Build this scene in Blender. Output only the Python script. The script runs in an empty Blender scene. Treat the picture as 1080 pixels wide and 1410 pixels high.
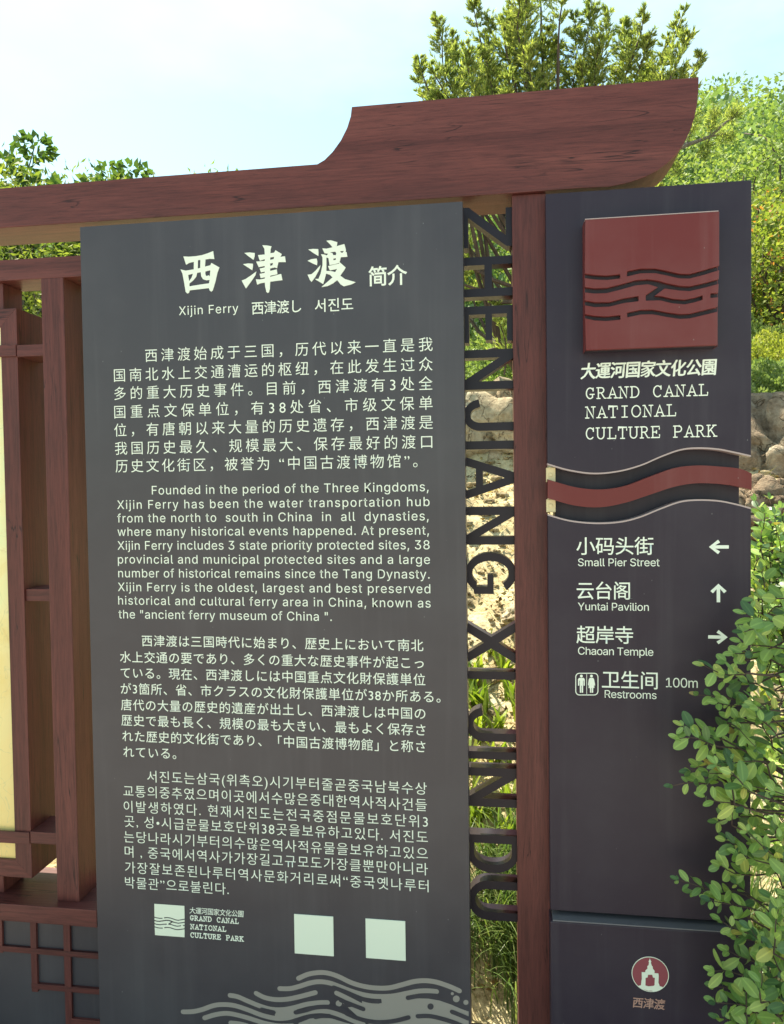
import bpy, bmesh, math, random, os
from mathutils import Vector, Matrix, noise

S = bpy.context.scene
COL = S.collection
R = math.radians
random.seed(7)

# ------------------------------------------------------------------ camera
FOC = 1043.25                       # focal length in photo pixels (photo 1080 x 1410)
CAMPOS = Vector((0.0, -1.8, 1.5))
# columns: camera right, camera up, camera back, given in sign coordinates (x right, y up, z towards viewer)
CB = ((0.989587491957167, 0.008464482538561753, 0.14368350043508307),
      (-0.012966556119731559, 0.9994529189520389, 0.030425831470037506),
      (-0.14334735499589094, -0.031972102427016834, 0.9891558625828785))
def s2w(v): return Vector((v[0], -v[2], v[1]))
cr, cu, cb = [s2w([CB[r][c] for r in range(3)]) for c in range(3)]
cd = bpy.data.cameras.new('camera'); cam = bpy.data.objects.new('camera', cd); COL.objects.link(cam)
M = Matrix((cr, cu, cb)).transposed().to_4x4(); M.translation = CAMPOS
cam.matrix_world = M
cd.sensor_fit = 'VERTICAL'; cd.sensor_height = 36.0; cd.sensor_width = 36.0
cd.lens = FOC / 1410 * 36.0
cd.clip_start = 0.02; cd.clip_end = 600
S.camera = cam

# ------------------------------------------------------------------ world, sun, exposure
SUN_EL, SUN_AZ = R(58), R(-46)       # azimuth measured from +Y (behind the sign) towards +X
w = bpy.data.worlds.new('World'); S.world = w; w.use_nodes = True
nt = w.node_tree; nt.nodes.clear()
N = nt.nodes.new
sky = N('ShaderNodeTexSky'); sky.sky_type = 'NISHITA'; sky.sun_disc = False
sky.sun_elevation = SUN_EL; sky.sun_rotation = SUN_AZ
sky.air_density = 1.0; sky.dust_density = 0.7; sky.ozone_density = 1.0; sky.altitude = 30
tc = N('ShaderNodeTexCoord')
mp = N('ShaderNodeMapping'); mp.inputs['Scale'].default_value = (1.0, 1.0, 2.4)
cn = N('ShaderNodeTexNoise'); cn.inputs['Scale'].default_value = 2.1; cn.inputs['Detail'].default_value = 6; cn.inputs['Roughness'].default_value = 0.5
cr_ = N('ShaderNodeValToRGB'); cr_.color_ramp.elements[0].position = 0.43; cr_.color_ramp.elements[1].position = 0.64
cr_.color_ramp.elements[1].color = (0.75, 0.75, 0.75, 1)
mx = N('ShaderNodeMix'); mx.data_type = 'RGBA'; mx.blend_type = 'MIX'
tint = N('ShaderNodeMix'); tint.data_type = 'RGBA'; tint.blend_type = 'MULTIPLY'; tint.inputs[0].default_value = 1
tint.inputs[7].default_value = (0.90, 1.02, 0.80, 1)
bg = N('ShaderNodeBackground'); bg.inputs[1].default_value = 0.12
out = N('ShaderNodeOutputWorld')
L = nt.links.new
L(tc.outputs['Generated'], mp.inputs[0]); L(mp.outputs[0], cn.inputs['Vector']); L(cn.outputs['Fac'], cr_.inputs[0])
L(sky.outputs[0], tint.inputs[6]); L(cr_.outputs[0], mx.inputs[0]); L(tint.outputs[2], mx.inputs[6])
mx.inputs[7].default_value = (3.3, 4.0, 3.8, 1)
L(mx.outputs[2], bg.inputs[0]); L(bg.outputs[0], out.inputs[0])
sd = bpy.data.lights.new('sun', 'SUN'); so = bpy.data.objects.new('sun', sd); COL.objects.link(so)
sd.energy = 5.0; sd.angle = R(0.6); sd.color = (1.0, 0.93, 0.76)
dirn = Vector((math.sin(SUN_AZ) * math.cos(SUN_EL), math.cos(SUN_AZ) * math.cos(SUN_EL), math.sin(SUN_EL)))
so.rotation_euler = dirn.to_track_quat('Z', 'Y').to_euler()
S.view_settings.view_transform = 'Standard'; S.view_settings.look = 'None'
S.view_settings.exposure = 1.45; S.view_settings.gamma = 1; S.view_settings.use_curve_mapping = False
S.cycles.max_bounces = 8; S.cycles.use_denoising = True

# ------------------------------------------------------------------ photo measurement -> metres
def P(u, v, Y=0.0):
    """where the sight line of photo pixel (u, v) meets the vertical plane y = Y"""
    d = cr * (u - 540) + cu * (705 - v) - cb * FOC
    t = (Y - CAMPOS.y) / d.y
    q = CAMPOS + d * t
    return q.x, q.z
def PX(u, v, Y=0.0): return P(u, v, Y)[0]
def PZ(u, v, Y=0.0): return P(u, v, Y)[1]
def at(u, v, Y): x, z = P(u, v, Y); return Vector((x, Y, z))

# ------------------------------------------------------------------ object helpers
def link(name, me, mat=None, parent=None):
    o = bpy.data.objects.new(name, me); COL.objects.link(o)
    if mat is not None:
        me.materials.clear(); me.materials.append(mat)
    if parent is not None: o.parent = parent
    return o
def thing(name, label, cat, loc, group=None):
    o = bpy.data.objects.new(name, None); COL.objects.link(o); o.location = loc; o.empty_display_size = 0.1
    o['label'] = label; o['category'] = cat
    if group: o['group'] = group
    return o
def tag(o, label=None, cat=None, group=None, kind=None):
    if label: o['label'] = label
    if cat: o['category'] = cat
    if group: o['group'] = group
    if kind: o['kind'] = kind
    return o
def rel(o, parent):
    """parent o (built in world coordinates) under an unrotated parent chain"""
    off = Vector((0, 0, 0)); p = parent
    while p is not None:
        off += p.location; p = p.parent
    o.parent = parent; o.location = -off
    return o
def bm_obj(name, bm, mat, parent=None, smooth=False):
    me = bpy.data.meshes.new(name); bm.to_mesh(me); bm.free()
    if smooth:
        for p in me.polygons: p.use_smooth = True
    o = link(name, me, mat)
    if parent is not None: rel(o, parent)
    return o
def box(name, x0, x1, y0, y1, z0, z1, mat, parent=None, bev=0.0015):
    bm = bmesh.new()
    bmesh.ops.create_cube(bm, size=1)
    for v in bm.verts:
        v.co = Vector(((x0 + x1) / 2 + v.co.x * (x1 - x0), (y0 + y1) / 2 + v.co.y * (y1 - y0), (z0 + z1) / 2 + v.co.z * (z1 - z0)))
    if bev: bmesh.ops.bevel(bm, geom=list(bm.edges), offset=bev, segments=2, affect='EDGES', profile=0.6)
    return bm_obj(name, bm, mat, parent)
def prism(name, pts, y0, y1, mat, parent=None, bev=0.0, seg=2):
    """outline in (x, z), front face at y0, back at y1"""
    a = sum(pts[i][0] * pts[(i + 1) % len(pts)][1] - pts[(i + 1) % len(pts)][0] * pts[i][1] for i in range(len(pts)))
    if a < 0: pts = pts[::-1]
    bm = bmesh.new()
    f = [bm.verts.new((x, y0, z)) for x, z in pts]; b = [bm.verts.new((x, y1, z)) for x, z in pts]
    n = len(pts)
    ff = bm.faces.new(f); bm.faces.new(b[::-1])
    for i in range(n): bm.faces.new((f[i], b[i], b[(i + 1) % n], f[(i + 1) % n]))
    bmesh.ops.recalc_face_normals(bm, faces=bm.faces)
    if bev:
        ed = [e for e in bm.edges if e.calc_face_angle(0) > 0.5]
        bmesh.ops.bevel(bm, geom=ed, offset=bev, segments=seg, affect='EDGES', profile=0.6)
    bmesh.ops.triangulate(bm, faces=[f for f in bm.faces if len(f.verts) > 4])
    return bm_obj(name, bm, mat, parent)
def stroke_pts(pts, w, cap=6, taper=None):
    """outline of a round-ended stroke along a polyline in (x, z)"""
    P2 = [Vector(p) for p in pts]; n = len(P2); le, ri = [], []
    for i, p in enumerate(P2):
        a = P2[max(i - 1, 0)]; b = P2[min(i + 1, n - 1)]
        t = (b - a).normalized(); q = Vector((-t.y, t.x)) * w / 2
        le.append(p + q); ri.append(p - q)
    out_ = list(le)
    if cap:
        t = (P2[-1] - P2[-2]).normalized(); q = Vector((-t.y, t.x))
        for k in range(1, cap):
            a = math.pi * k / cap; out_.append(P2[-1] + (q * math.cos(a) + t * math.sin(a)) * w / 2)
    out_ += ri[::-1]
    if cap:
        t = (P2[0] - P2[1]).normalized(); q = Vector((-t.y, t.x))
        for k in range(1, cap):
            a = math.pi * k / cap; out_.append(P2[0] + (q * math.cos(a) + t * math.sin(a)) * w / 2)
    return out_
def smooth_line(pts, n=5):
    V = [Vector(p) for p in pts]; r = []
    for i in range(len(V) - 1):
        p0 = V[max(i - 1, 0)]; p1 = V[i]; p2 = V[i + 1]; p3 = V[min(i + 2, len(V) - 1)]
        for k in range(n):
            t = k / n
            r.append(0.5 * ((2 * p1) + (p2 - p0) * t + (2 * p0 - 5 * p1 + 4 * p2 - p3) * t * t + (3 * p1 - p0 - 3 * p2 + p3) * t ** 3))
    r.append(V[-1]); return r
def flats(name, polys, y, mat, parent=None, step=0.00006, holes=None):
    """several flat printed outlines, each a hair thicker than the one before"""
    bm = bmesh.new()
    for i, pts in enumerate(polys):
        a = sum(pts[k][0] * pts[(k + 1) % len(pts)][1] - pts[(k + 1) % len(pts)][0] * pts[k][1] for k in range(len(pts)))
        if a < 0: pts = list(pts)[::-1]
        f = bm.faces.new([bm.verts.new((p[0], y - i * step, p[1])) for p in pts])
    bmesh.ops.triangulate(bm, faces=list(bm.faces))
    return bm_obj(name, bm, mat, parent)
def curve_shape(name, loops, y0, y1, mat, parent=None):
    """filled outline with holes, (x, z) loops"""
    c = bpy.data.curves.new(name, 'CURVE'); c.dimensions = '2D'; c.fill_mode = 'BOTH'
    c.extrude = abs(y1 - y0) / 2
    for lp in loops:
        s = c.splines.new('POLY'); s.points.add(len(lp) - 1); s.use_cyclic_u = True
        for p, q in zip(s.points, lp): p.co = (q[0], q[1], 0, 1)
    o = bpy.data.objects.new(name, c); me = bpy.data.meshes.new_from_object(o)
    bpy.data.objects.remove(o); bpy.data.curves.remove(c)
    ym = (y0 + y1) / 2
    for v in me.vertices: v.co = Vector((v.co.x, ym - v.co.z, v.co.y))
    me.update()
    o = link(name, me, mat)
    if parent is not None: rel(o, parent)
    return o
FONT = None
try:
    fp = os.path.join(bpy.utils.system_resource('DATAFILES'), 'fonts', 'Inter.woff2')
    FONT = bpy.data.fonts.load(fp)
except Exception:
    FONT = None
def glyphs(body, latin=False, off=0.0, sp=1.0, ext=0.0):
    c = bpy.data.curves.new('t', 'FONT'); c.body = body; c.size = 1; c.space_character = sp; c.offset = off
    c.resolution_u = 3; c.extrude = ext; c.fill_mode = 'BOTH' if ext else 'FRONT'
    if latin and FONT: c.font = FONT
    o = bpy.data.objects.new('t', c); me = bpy.data.meshes.new_from_object(o)
    bpy.data.objects.remove(o); bpy.data.curves.remove(c)
    return me
def bounds(me):
    xs = [v.co.x for v in me.vertices]; ys = [v.co.y for v in me.vertices]
    return min(xs), max(xs), min(ys), max(ys)
def text(body, x0, x1, zb, size, y, mat, parent, latin=False, off=0.0, fit='space', name='text_line', shear=0.0):
    """one printed line whose ink runs from x0 to x1; zb is the baseline; size is the cap or em height in metres"""
    cap = 0.509 if (latin and FONT) else (0.682 if latin else 0.92)
    k = size / cap
    if fit == 'space' and len(body) > 1:
        a = bounds(glyphs(body, latin, off, 1.0)); b = bounds(glyphs(body, latin, off, 2.0))
        w1, w2 = (a[1] - a[0]) * k, (b[1] - b[0]) * k
        sp = 1.0 + (x1 - x0 - w1) / max(w2 - w1, 1e-6)
        sx = 1.0
        if sp < 0.93:
            sx = (x1 - x0) / (w1 + (w2 - w1) * (-0.07)); sp = 0.93
        me = glyphs(body, latin, off, sp); kx = k * sx
    else:
        me = glyphs(body, latin, off, 1.0); b = bounds(me); kx = (x1 - x0) / (b[1] - b[0])
    b = bounds(me)
    for v in me.vertices:
        v.co = Vector((x0 + (v.co.x - b[0]) * kx + shear * v.co.y * k, y, zb + v.co.y * k))
    me.name = name
    o = link(name, me, mat); rel(o, parent)
    return o

# ------------------------------------------------------------------ materials
def new_mat(name):
    m = bpy.data.materials.new(name); m.use_nodes = True
    t = m.node_tree; b = t.nodes['Principled BSDF']
    return m, t, b
def nd(t, typ, **kw):
    n = t.nodes.new(typ)
    for k, v in kw.items():
        if k in n.inputs: n.inputs[k].default_value = v
        else: setattr(n, k, v)
    return n
def ramp(t, fac, stops):
    r = t.nodes.new('ShaderNodeValToRGB'); e = r.color_ramp.elements
    while len(e) > 1: e.remove(e[-1])
    e[0].position = stops[0][0]; e[0].color = (*stops[0][1], 1)
    for p, c in stops[1:]:
        x = e.new(p); x.color = (*c, 1)
    t.links.new(fac, r.inputs[0]); return r.outputs[0]
def coords(t, scale, kind='Object', rot=(0, 0, 0)):
    c = t.nodes.new('ShaderNodeTexCoord'); m = t.nodes.new('ShaderNodeMapping')
    m.inputs['Scale'].default_value = scale; m.inputs['Rotation'].default_value = rot
    if kind == 'World':
        g = t.nodes.new('ShaderNodeNewGeometry'); t.links.new(g.outputs['Position'], m.inputs[0])
    else: t.links.new(c.outputs[kind], m.inputs[0])
    return m.outputs[0]
def noise_(t, vec, scale, detail=5, rough=0.55, dist=0.0):
    n = nd(t, 'ShaderNodeTexNoise', Scale=scale, Detail=detail, Roughness=rough, Distortion=dist)
    t.links.new(vec, n.inputs['Vector']); return n.outputs['Fac']
def mix(t, a, b, fac, mode='MIX'):
    m = t.nodes.new('ShaderNodeMix'); m.data_type = 'RGBA'; m.blend_type = mode
    for i, s in ((6, a), (7, b)):
        if hasattr(s, 'is_linked'): t.links.new(s, m.inputs[i])
        else: m.inputs[i].default_value = (*s, 1)
    if hasattr(fac, 'is_linked'): t.links.new(fac, m.inputs[0])
    else: m.inputs[0].default_value = fac
    return m.outputs[2]
def bump(t, b, h, strength, dist=0.002):
    n = nd(t, 'ShaderNodeBump', Strength=strength, Distance=dist); t.links.new(h, n.inputs['Height']); t.links.new(n.outputs[0], b.inputs['Normal'])

def wood(name, axis, c0, c1, c2):
    m, t, b = new_mat(name)
    st = {'x': (0.7, 12, 12), 'z': (12, 12, 0.7), 'y': (12, 0.7, 12)}[axis]
    v = coords(t, st, 'World')
    big = noise_(t, v, 1.1, 5, 0.65, 0.7)
    fine = noise_(t, v, 16, 7, 0.75, 0.4)
    col = ramp(t, big, [(0.30, c0), (0.5, c1), (0.70, c2)])
    gr = ramp(t, fine, [(0.36, (0.62, 0.58, 0.58)), (0.5, (1, 1, 1)), (0.66, (1.28, 1.25, 1.22))])
    col = mix(t, col, gr, 0.85, 'MULTIPLY')
    st2 = {'x': (0.55, 10, 10), 'z': (10, 10, 0.55), 'y': (10, .55, 10)}[axis]
    v2 = coords(t, st2, 'World')
    cr = noise_(t, v2, 2.3, 3, 0.45, 2.2)
    crk = ramp(t, cr, [(0.488, (0, 0, 0)), (0.4965, (1, 1, 1)), (0.5035, (1, 1, 1)), (0.512, (0, 0, 0))])
    patch = ramp(t, noise_(t, coords(t, (1, 1, 1), 'World'), 5.5, 2), [(0.5, (0, 0, 0)), (0.62, (1, 1, 1))])
    crk = mix(t, crk, patch, 1.0, 'MULTIPLY')
    col = mix(t, col, (c0[0] * 0.35, c0[1] * 0.3, c0[2] * 0.35), crk)
    weather = ramp(t, noise_(t, coords(t, (1, 1, 1), 'World'), 2.3, 4), [(0.4, (1, 1, 1)), (0.7, (0.82, 0.84, 0.9))])
    col = mix(t, col, weather, 1.0, 'MULTIPLY')
    t.links.new(col, b.inputs['Base Color'])
    b.inputs['Roughness'].default_value = 0.45
    b.inputs['Specular IOR Level'].default_value = 0.36
    h = mix(t, fine, (0, 0, 0), crk)
    bump(t, b, h, 0.35, 0.0015)
    return m
W0, W1, W2 = (0.078, 0.020, 0.017), (0.118, 0.031, 0.026), (0.165, 0.049, 0.040)
wood_x = wood('wood_along_x', 'x', W0, W1, W2)
wood_z = wood('wood_along_z', 'z', W0, W1, W2)
wood_y = wood('wood_along_y', 'y', W0, W1, W2)

def paint(name, c, rough=0.4, spec=0.5, metal=0.0, dust=0.25, scratch=True, bmp=0.05):
    m, t, b = new_mat(name)
    v = coords(t, (1, 1, 1), 'World')
    n1 = noise_(t, v, 3.0, 5, 0.6); n2 = noise_(t, v, 60, 4, 0.7)
    col = mix(t, c, tuple(min(1, x * 1.0 + 0.035) for x in c), ramp(t, n1, [(0.45, (0, 0, 0)), (0.75, (dust,) * 3)]))
    if scratch:
        vs = coords(t, (1, 1, 0.55), 'World', rot=(0, 0.4, 0))
        s = nd(t, 'ShaderNodeTexVoronoi', Scale=42.0); s.feature = 'F1'; t.links.new(vs, s.inputs['Vector'])
        sp = ramp(t, s.outputs['Distance'], [(0.028, (0.35, 0.35, 0.35)), (0.05, (0, 0, 0))])
        ms = ramp(t, noise_(t, v, 9, 2), [(0.52, (0, 0, 0)), (0.6, (1, 1, 1))])
        sp = mix(t, sp, ms, 1.0, 'MULTIPLY')
        col = mix(t, col, (0.38, 0.38, 0.36), sp)
        vd = coords(t, (14, 14, 0.6), 'World')
        dr = ramp(t, noise_(t, vd, 1.6, 4, .6), [(0.52, (0, 0, 0)), (0.75, (dust * 0.6,) * 3)])
        col = mix(t, col, tuple(x + 0.05 for x in c), dr)
    t.links.new(col, b.inputs['Base Color'])
    rr = nd(t, 'ShaderNodeMapRange'); rr.inputs['To Min'].default_value = rough * 0.88; rr.inputs['To Max'].default_value = rough * 1.15
    t.links.new(n1, rr.inputs['Value']); t.links.new(rr.outputs[0], b.inputs['Roughness'])
    b.inputs['Specular IOR Level'].default_value = spec; b.inputs['Metallic'].default_value = metal
    if bmp: bump(t, b, n2, bmp, 0.001)
    return m
board_paint = paint('slate_board_paint', (0.047, 0.041, 0.050), 0.36, 0.5, dust=0.5)
pylon_paint = paint('dark_violet_slate_paint', (0.024, 0.0155, 0.029), 0.42, 0.34, dust=0.45)
letter_paint = paint('cut_letter_paint', (0.014, 0.009, 0.016), 0.36, 0.3, scratch=False)
red_paint = paint('dull_red_paint', (0.135, 0.015, 0.014), 0.45, 0.42, dust=0.75)
edge_paint = paint('bare_and_lit_edge', (0.42, 0.33, 0.32), 0.45, 0.5, scratch=False)  # polished trim edges, and the painted-in highlight on the plaque top
white_print = paint('pale_lettering', (0.80, 0.86, 0.74), 0.6, 0.3, scratch=False, dust=0.1, bmp=0)
pale_plate = paint('pale_plate', (0.76, 0.82, 0.68), 0.5, 0.4, scratch=False, dust=0.1, bmp=0)
grey_print = paint('grey_green_print', (0.30, 0.27, 0.24), 0.6, 0.3, scratch=False, dust=0.2, bmp=0)
copper_print = paint('copper_lettering', (0.42, 0.24, 0.19), 0.5, 0.4, scratch=False, bmp=0)
med_red = paint('medallion_red', (0.26, 0.055, 0.07), 0.5, 0.4, scratch=False, bmp=0)
worn_lit_edge = paint('worn_lit_grey_edge', (0.14, 0.13, 0.14), 0.5, 0.5, dust=0.8)  # worn edge, lightened so the colour carries the light on the base top
dark_slot = paint('dark_slot', (0.030, 0.026, 0.036), 0.6, 0.3, scratch=False)
cream_clip = paint('cream_metal_clip', (0.70, 0.60, 0.34), 0.35, 0.5, scratch=False)

def poster_mat():
    m, t, b = new_mat('cream_map_print')
    v = coords(t, (1, 1, 1), 'World')
    n = noise_(t, v, 4.0, 6, 0.6, 0.8); f = noise_(t, v, 14, 5, 0.7, 1.0)
    c = ramp(t, n, [(0.35, (0.80, 0.66, 0.26)), (0.5, (0.86, 0.80, 0.42)), (0.60, (0.78, 0.82, 0.46)), (0.7, (0.84, 0.62, 0.28))])
    c = mix(t, c, (0.45, 0.30, 0.12), ramp(t, f, [(0.60, (0, 0, 0)), (0.74, (0.5, 0.5, 0.5))]))
    sp_ = t.nodes.new('ShaderNodeSeparateXYZ'); t.links.new(v, sp_.inputs[0])
    mr = nd(t, 'ShaderNodeMapRange'); mr.inputs['From Min'].default_value = 0.5; mr.inputs['From Max'].default_value = 1.5; t.links.new(sp_.outputs['Z'], mr.inputs['Value'])
    c = mix(t, (0.86, 0.62, 0.22), c, mr.outputs[0])
    wv_ = nd(t, 'ShaderNodeTexNoise', Scale=7.0, Detail=2.0, Distortion=1.5); t.links.new(v, wv_.inputs['Vector'])
    ln_ = ramp(t, wv_.outputs['Fac'], [(0.492, (0, 0, 0)), (0.499, (0.25, 0.25, 0.25)), (0.506, (0, 0, 0))])
    c = mix(t, c, (0.20, 0.34, 0.26), ln_)
    t.links.new(c, b.inputs['Base Color']); b.inputs['Roughness'].default_value = 0.3
    return m
poster = poster_mat()
def stone_mat(name, c0, c1, c2, sc=3.0, bs=0.8):
    m, t, b = new_mat(name)
    v = coords(t, (1, 1, 1), 'World')
    a = noise_(t, v, sc, 8, 0.65, 0.4); f = noise_(t, v, sc * 9, 6, 0.7)
    c = ramp(t, a, [(0.3, c0), (0.5, c1), (0.7, c2)])
    c = mix(t, c, ramp(t, f, [(0.35, (0.55, 0.5, 0.45)), (0.6, (1.1, 1.1, 1.1))]), 0.7, 'MULTIPLY')
    t.links.new(c, b.inputs['Base Color']); b.inputs['Roughness'].default_value = 0.9; b.inputs['Specular IOR Level'].default_value = 0.2
    ck = ramp(t, noise_(t, v, sc * 0.8, 4, 0.6, 1.5), [(0.484, (1, 1, 1)), (0.497, (0.25, 0.2, 0.16)), (0.505, (1, 1, 1))])
    c = mix(t, c, ck, 0.9, 'MULTIPLY'); t.links.new(c, b.inputs['Base Color'])
    h = mix(t, mix(t, a, f, 0.4), ck, 0.5, 'MULTIPLY'); bump(t, b, h, bs, 0.035)
    return m
brown_rock_mat = stone_mat('brown_weathered_rock', (0.13, 0.085, 0.055), (0.27, 0.20, 0.135), (0.44, 0.37, 0.27), 4.0, 1.0)
rock_mat = stone_mat('weathered_rock', (0.22, 0.155, 0.095), (0.42, 0.34, 0.22), (0.60, 0.53, 0.38))
soil_mat = stone_mat('dry_sandy_soil', (0.16, 0.115, 0.065), (0.36, 0.29, 0.17), (0.50, 0.42, 0.27), 5.0, 0.9)
pave_mat = stone_mat('paved_forecourt', (0.34, 0.30, 0.27), (0.42, 0.37, 0.33), (0.48, 0.43, 0.38), 2.0, 0.3)
def leaf_mat(name, c0, c1, c2, trans=0.35, rough=0.65, spec=0.2, back=None, sc=3.0, acc=None, stops=None, rib=False):
    m, t, b = new_mat(name)
    geo = t.nodes.new('ShaderNodeNewGeometry')
    oi = t.nodes.new('ShaderNodeObjectInfo'); ad = t.nodes.new('ShaderNodeMath'); ad.operation = 'ADD'; fr = t.nodes.new('ShaderNodeMath'); fr.operation = 'FRACT'
    t.links.new(geo.outputs['Random Per Island'], ad.inputs[0]); t.links.new(oi.outputs['Random'], ad.inputs[1]); t.links.new(ad.outputs[0], fr.inputs[0])
    col = ramp(t, fr.outputs[0], stops or [(0.0, c0), (0.5, c1), (1.0, c2)])
    n = noise_(t, coords(t, (1, 1, 1), 'World'), sc, 3)
    col = mix(t, col, ramp(t, n, [(0.3, (0.7, 0.8, 0.7)), (0.7, (1.2, 1.15, 1.0))]), 0.8, 'MULTIPLY')
    if acc:
        col = mix(t, col, acc[0], ramp(t, noise_(t, coords(t, (1, 1, 1), 'World'), acc[1], 3), [(acc[2], (0, 0, 0)), (acc[2] + 0.04, (0.9, 0.9, 0.9))]))
    if rib:
        at_ = t.nodes.new('ShaderNodeAttribute'); at_.attribute_name = 'rib'
        col = mix(t, col, mix(t, col, (1.5, 1.4, 1.4), 1.0, 'MULTIPLY'), ramp(t, at_.outputs['Fac'], [(0.78, (0, 0, 0)), (0.95, (.8, .8, .8))]))
    t.links.new(col, b.inputs['Base Color']); b.inputs['Roughness'].default_value = rough
    b.inputs['Specular IOR Level'].default_value = spec
    tr = t.nodes.new('ShaderNodeBsdfTranslucent')
    tcol = mix(t, col, (1.5, 1.7, 0.55), 0.75, 'MULTIPLY'); t.links.new(tcol, tr.inputs[0])
    ms = t.nodes.new('ShaderNodeMixShader'); ms.inputs[0].default_value = trans
    t.links.new(b.outputs[0], ms.inputs[1]); t.links.new(tr.outputs[0], ms.inputs[2])
    t.links.new(ms.outputs[0], t.nodes['Material Output'].inputs[0])
    return m
def bark_mat(name, c0, c1):
    m, t, b = new_mat(name)
    f = noise_(t, coords(t, (1, 1, 0.25), 'World'), 25, 6, 0.7, 0.5)
    t.links.new(ramp(t, f, [(0.3, c0), (0.7, c1)]), b.inputs['Base Color']); b.inputs['Roughness'].default_value = 0.9
    bump(t, b, f, 0.6, 0.01); return m
bark = bark_mat('dark_bark', (0.035, 0.022, 0.018), (0.11, 0.075, 0.055))
bark_light = bark_mat('light_bark', (0.10, 0.085, 0.07), (0.26, 0.22, 0.18))

# ================================================================== GROUND AND HILL
def hgt(x, y):
    def sm(a, b, t):
        t = max(0, min(1, (t - a) / (b - a))); return t * t * (3 - 2 * t)
    z = 0.04 * sm(0.2, 0.5, y)
    if y > 0.3: z += 0.61 * (min(y, 3.6) - 0.3)
    if y > 3.6: z += 0.06 * (min(y, 14) - 3.6)
    if y > 14: z += (min(y, 48) - 14) * (0.315 + 0.195 * sm(0.02, 0.33, x / (y + 1.8)))
    z += 0.02 * min(max(y - 4, 0), 20) * math.sin(x * 0.35 + y * 0.2)
    if y > 0.3:
        z += 0.06 * noise.noise(Vector((x * 1.6, y * 1.6, 0))) + 0.035 * noise.noise(Vector((x * 6, y * 6, 3)))
        if y < 6: z += 0.016 * noise.noise(Vector((x * 22, y * 22, 7))) 
    return z
def grid(name, xs, ys, mat, fn, kind='structure'):
    vs = [(x, y, fn(x, y)) for y in ys for x in xs]; nx = len(xs)
    fs = [(j * nx + i, j * nx + i + 1, (j + 1) * nx + i + 1, (j + 1) * nx + i) for j in range(len(ys) - 1) for i in range(nx - 1)]
    me = bpy.data.meshes.new(name); me.from_pydata(vs, [], fs)
    for p in me.polygons: p.use_smooth = True
    o = link(name, me, mat); o['kind'] = kind; return o
def frange(a, b, n): return [a + (b - a) * i / (n - 1) for i in range(n)]
xs = [-60, -45, -32, -22, -15, -10, -7, -5, -4, -3.2] + frange(-2.6, 2.4, 200) + [3, 3.6, 4.4, 5.5, 7, 10, 15, 22, 32, 45, 60]
ys = frange(0.28, 4.6, 190) + [4.8, 5.1, 5.5, 6, 6.6, 7.3, 8, 9, 10, 11.5, 13, 15, 18, 21, 25, 30, 35, 40, 46, 52, 60]
def hill_mat():
    m, t, b = new_mat('embankment_earth')
    v = coords(t, (1, 1, 1), 'World')
    a = noise_(t, v, 5, 8, 0.65, 0.4); f = noise_(t, v, 38, 6, 0.75)
    c = ramp(t, a, [(0.3, (0.34, 0.25, 0.13)), (0.5, (0.54, 0.45, 0.26)), (0.7, (0.66, 0.58, 0.37))])
    c = mix(t, c, ramp(t, f, [(0.36, (0.35, 0.28, 0.2)), (0.5, (1, 1, 1)), (0.7, (1.15, 1.12, 1.05))]), 0.8, 'MULTIPLY')
    g = noise_(t, v, 2.2, 4)
    sep = t.nodes.new('ShaderNodeSeparateXYZ'); geo = t.nodes.new('ShaderNodeNewGeometry'); t.links.new(geo.outputs['Position'], sep.inputs[0])
    far = nd(t, 'ShaderNodeMapRange'); far.inputs['From Min'].default_value = 3.6; far.inputs['From Max'].default_value = 5.0
    t.links.new(sep.outputs['Y'], far.inputs['Value'])
    c = mix(t, c, ramp(t, g, [(0.35, (0.05, 0.08, 0.02)), (0.65, (0.10, 0.13, 0.04))]), far.outputs[0])
    t.links.new(c, b.inputs['Base Color']); b.inputs['Roughness'].default_value = 0.95; b.inputs['Specular IOR Level'].default_value = 0.15
    bump(t, b, mix(t, a, f, 0.5), 0.9, 0.02); return m
grid('hillside', xs, ys, hill_mat(), hgt)
grid('ground', [-60, -30, -10, -4, 0, 4, 10, 30, 60], [-60, -30, -12, -6, -3, -1, 0, 0.6], pave_mat, lambda x, y: 0.0 if y < 0.5 else -0.02)

# ================================================================== SIGN FRAME (timber)
ZL = PZ(300, 293.5)                       # underside of the lintel
frame = thing('timber_sign_frame', 'tall reddish brown timber frame with a boat-shaped beam end above both boards', 'sign frame', (PX(730, 1250), 0.06, 0))

zt = PZ(200, 244)
prof = [(-2.5, ZL), (PX(700, 266), ZL), (PX(800, 259), ZL + 0.001)]
for u, v in [(840, 257), (866, 251.5), (890, 243), (906, 234.5), (921, 223), (933, 210.5), (943, 195.5), (950, 181), (956, 164), (960, 145), (962, 125), (962.5, 106)]:
    prof.append(P(u, v))
prof += [P(720, 126.5), P(484.5, 147), P(483, 160), P(478, 176), (P(469.5, 193)), P(458, 209), P(447, 220)]
prof += [(PX(437, 227), zt), (-2.5, zt)]
prism('lintel', prof, 0.0, 0.132, wood_x, frame, bev=0.0015)
# middle post
X0, X1 = PX(708.5, 700, 0.012), PX(754.5, 700, 0.012)
box('post', X0, X1, 0.012, 0.125, 0.0, ZL - 0.0005, wood_z, frame)
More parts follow.
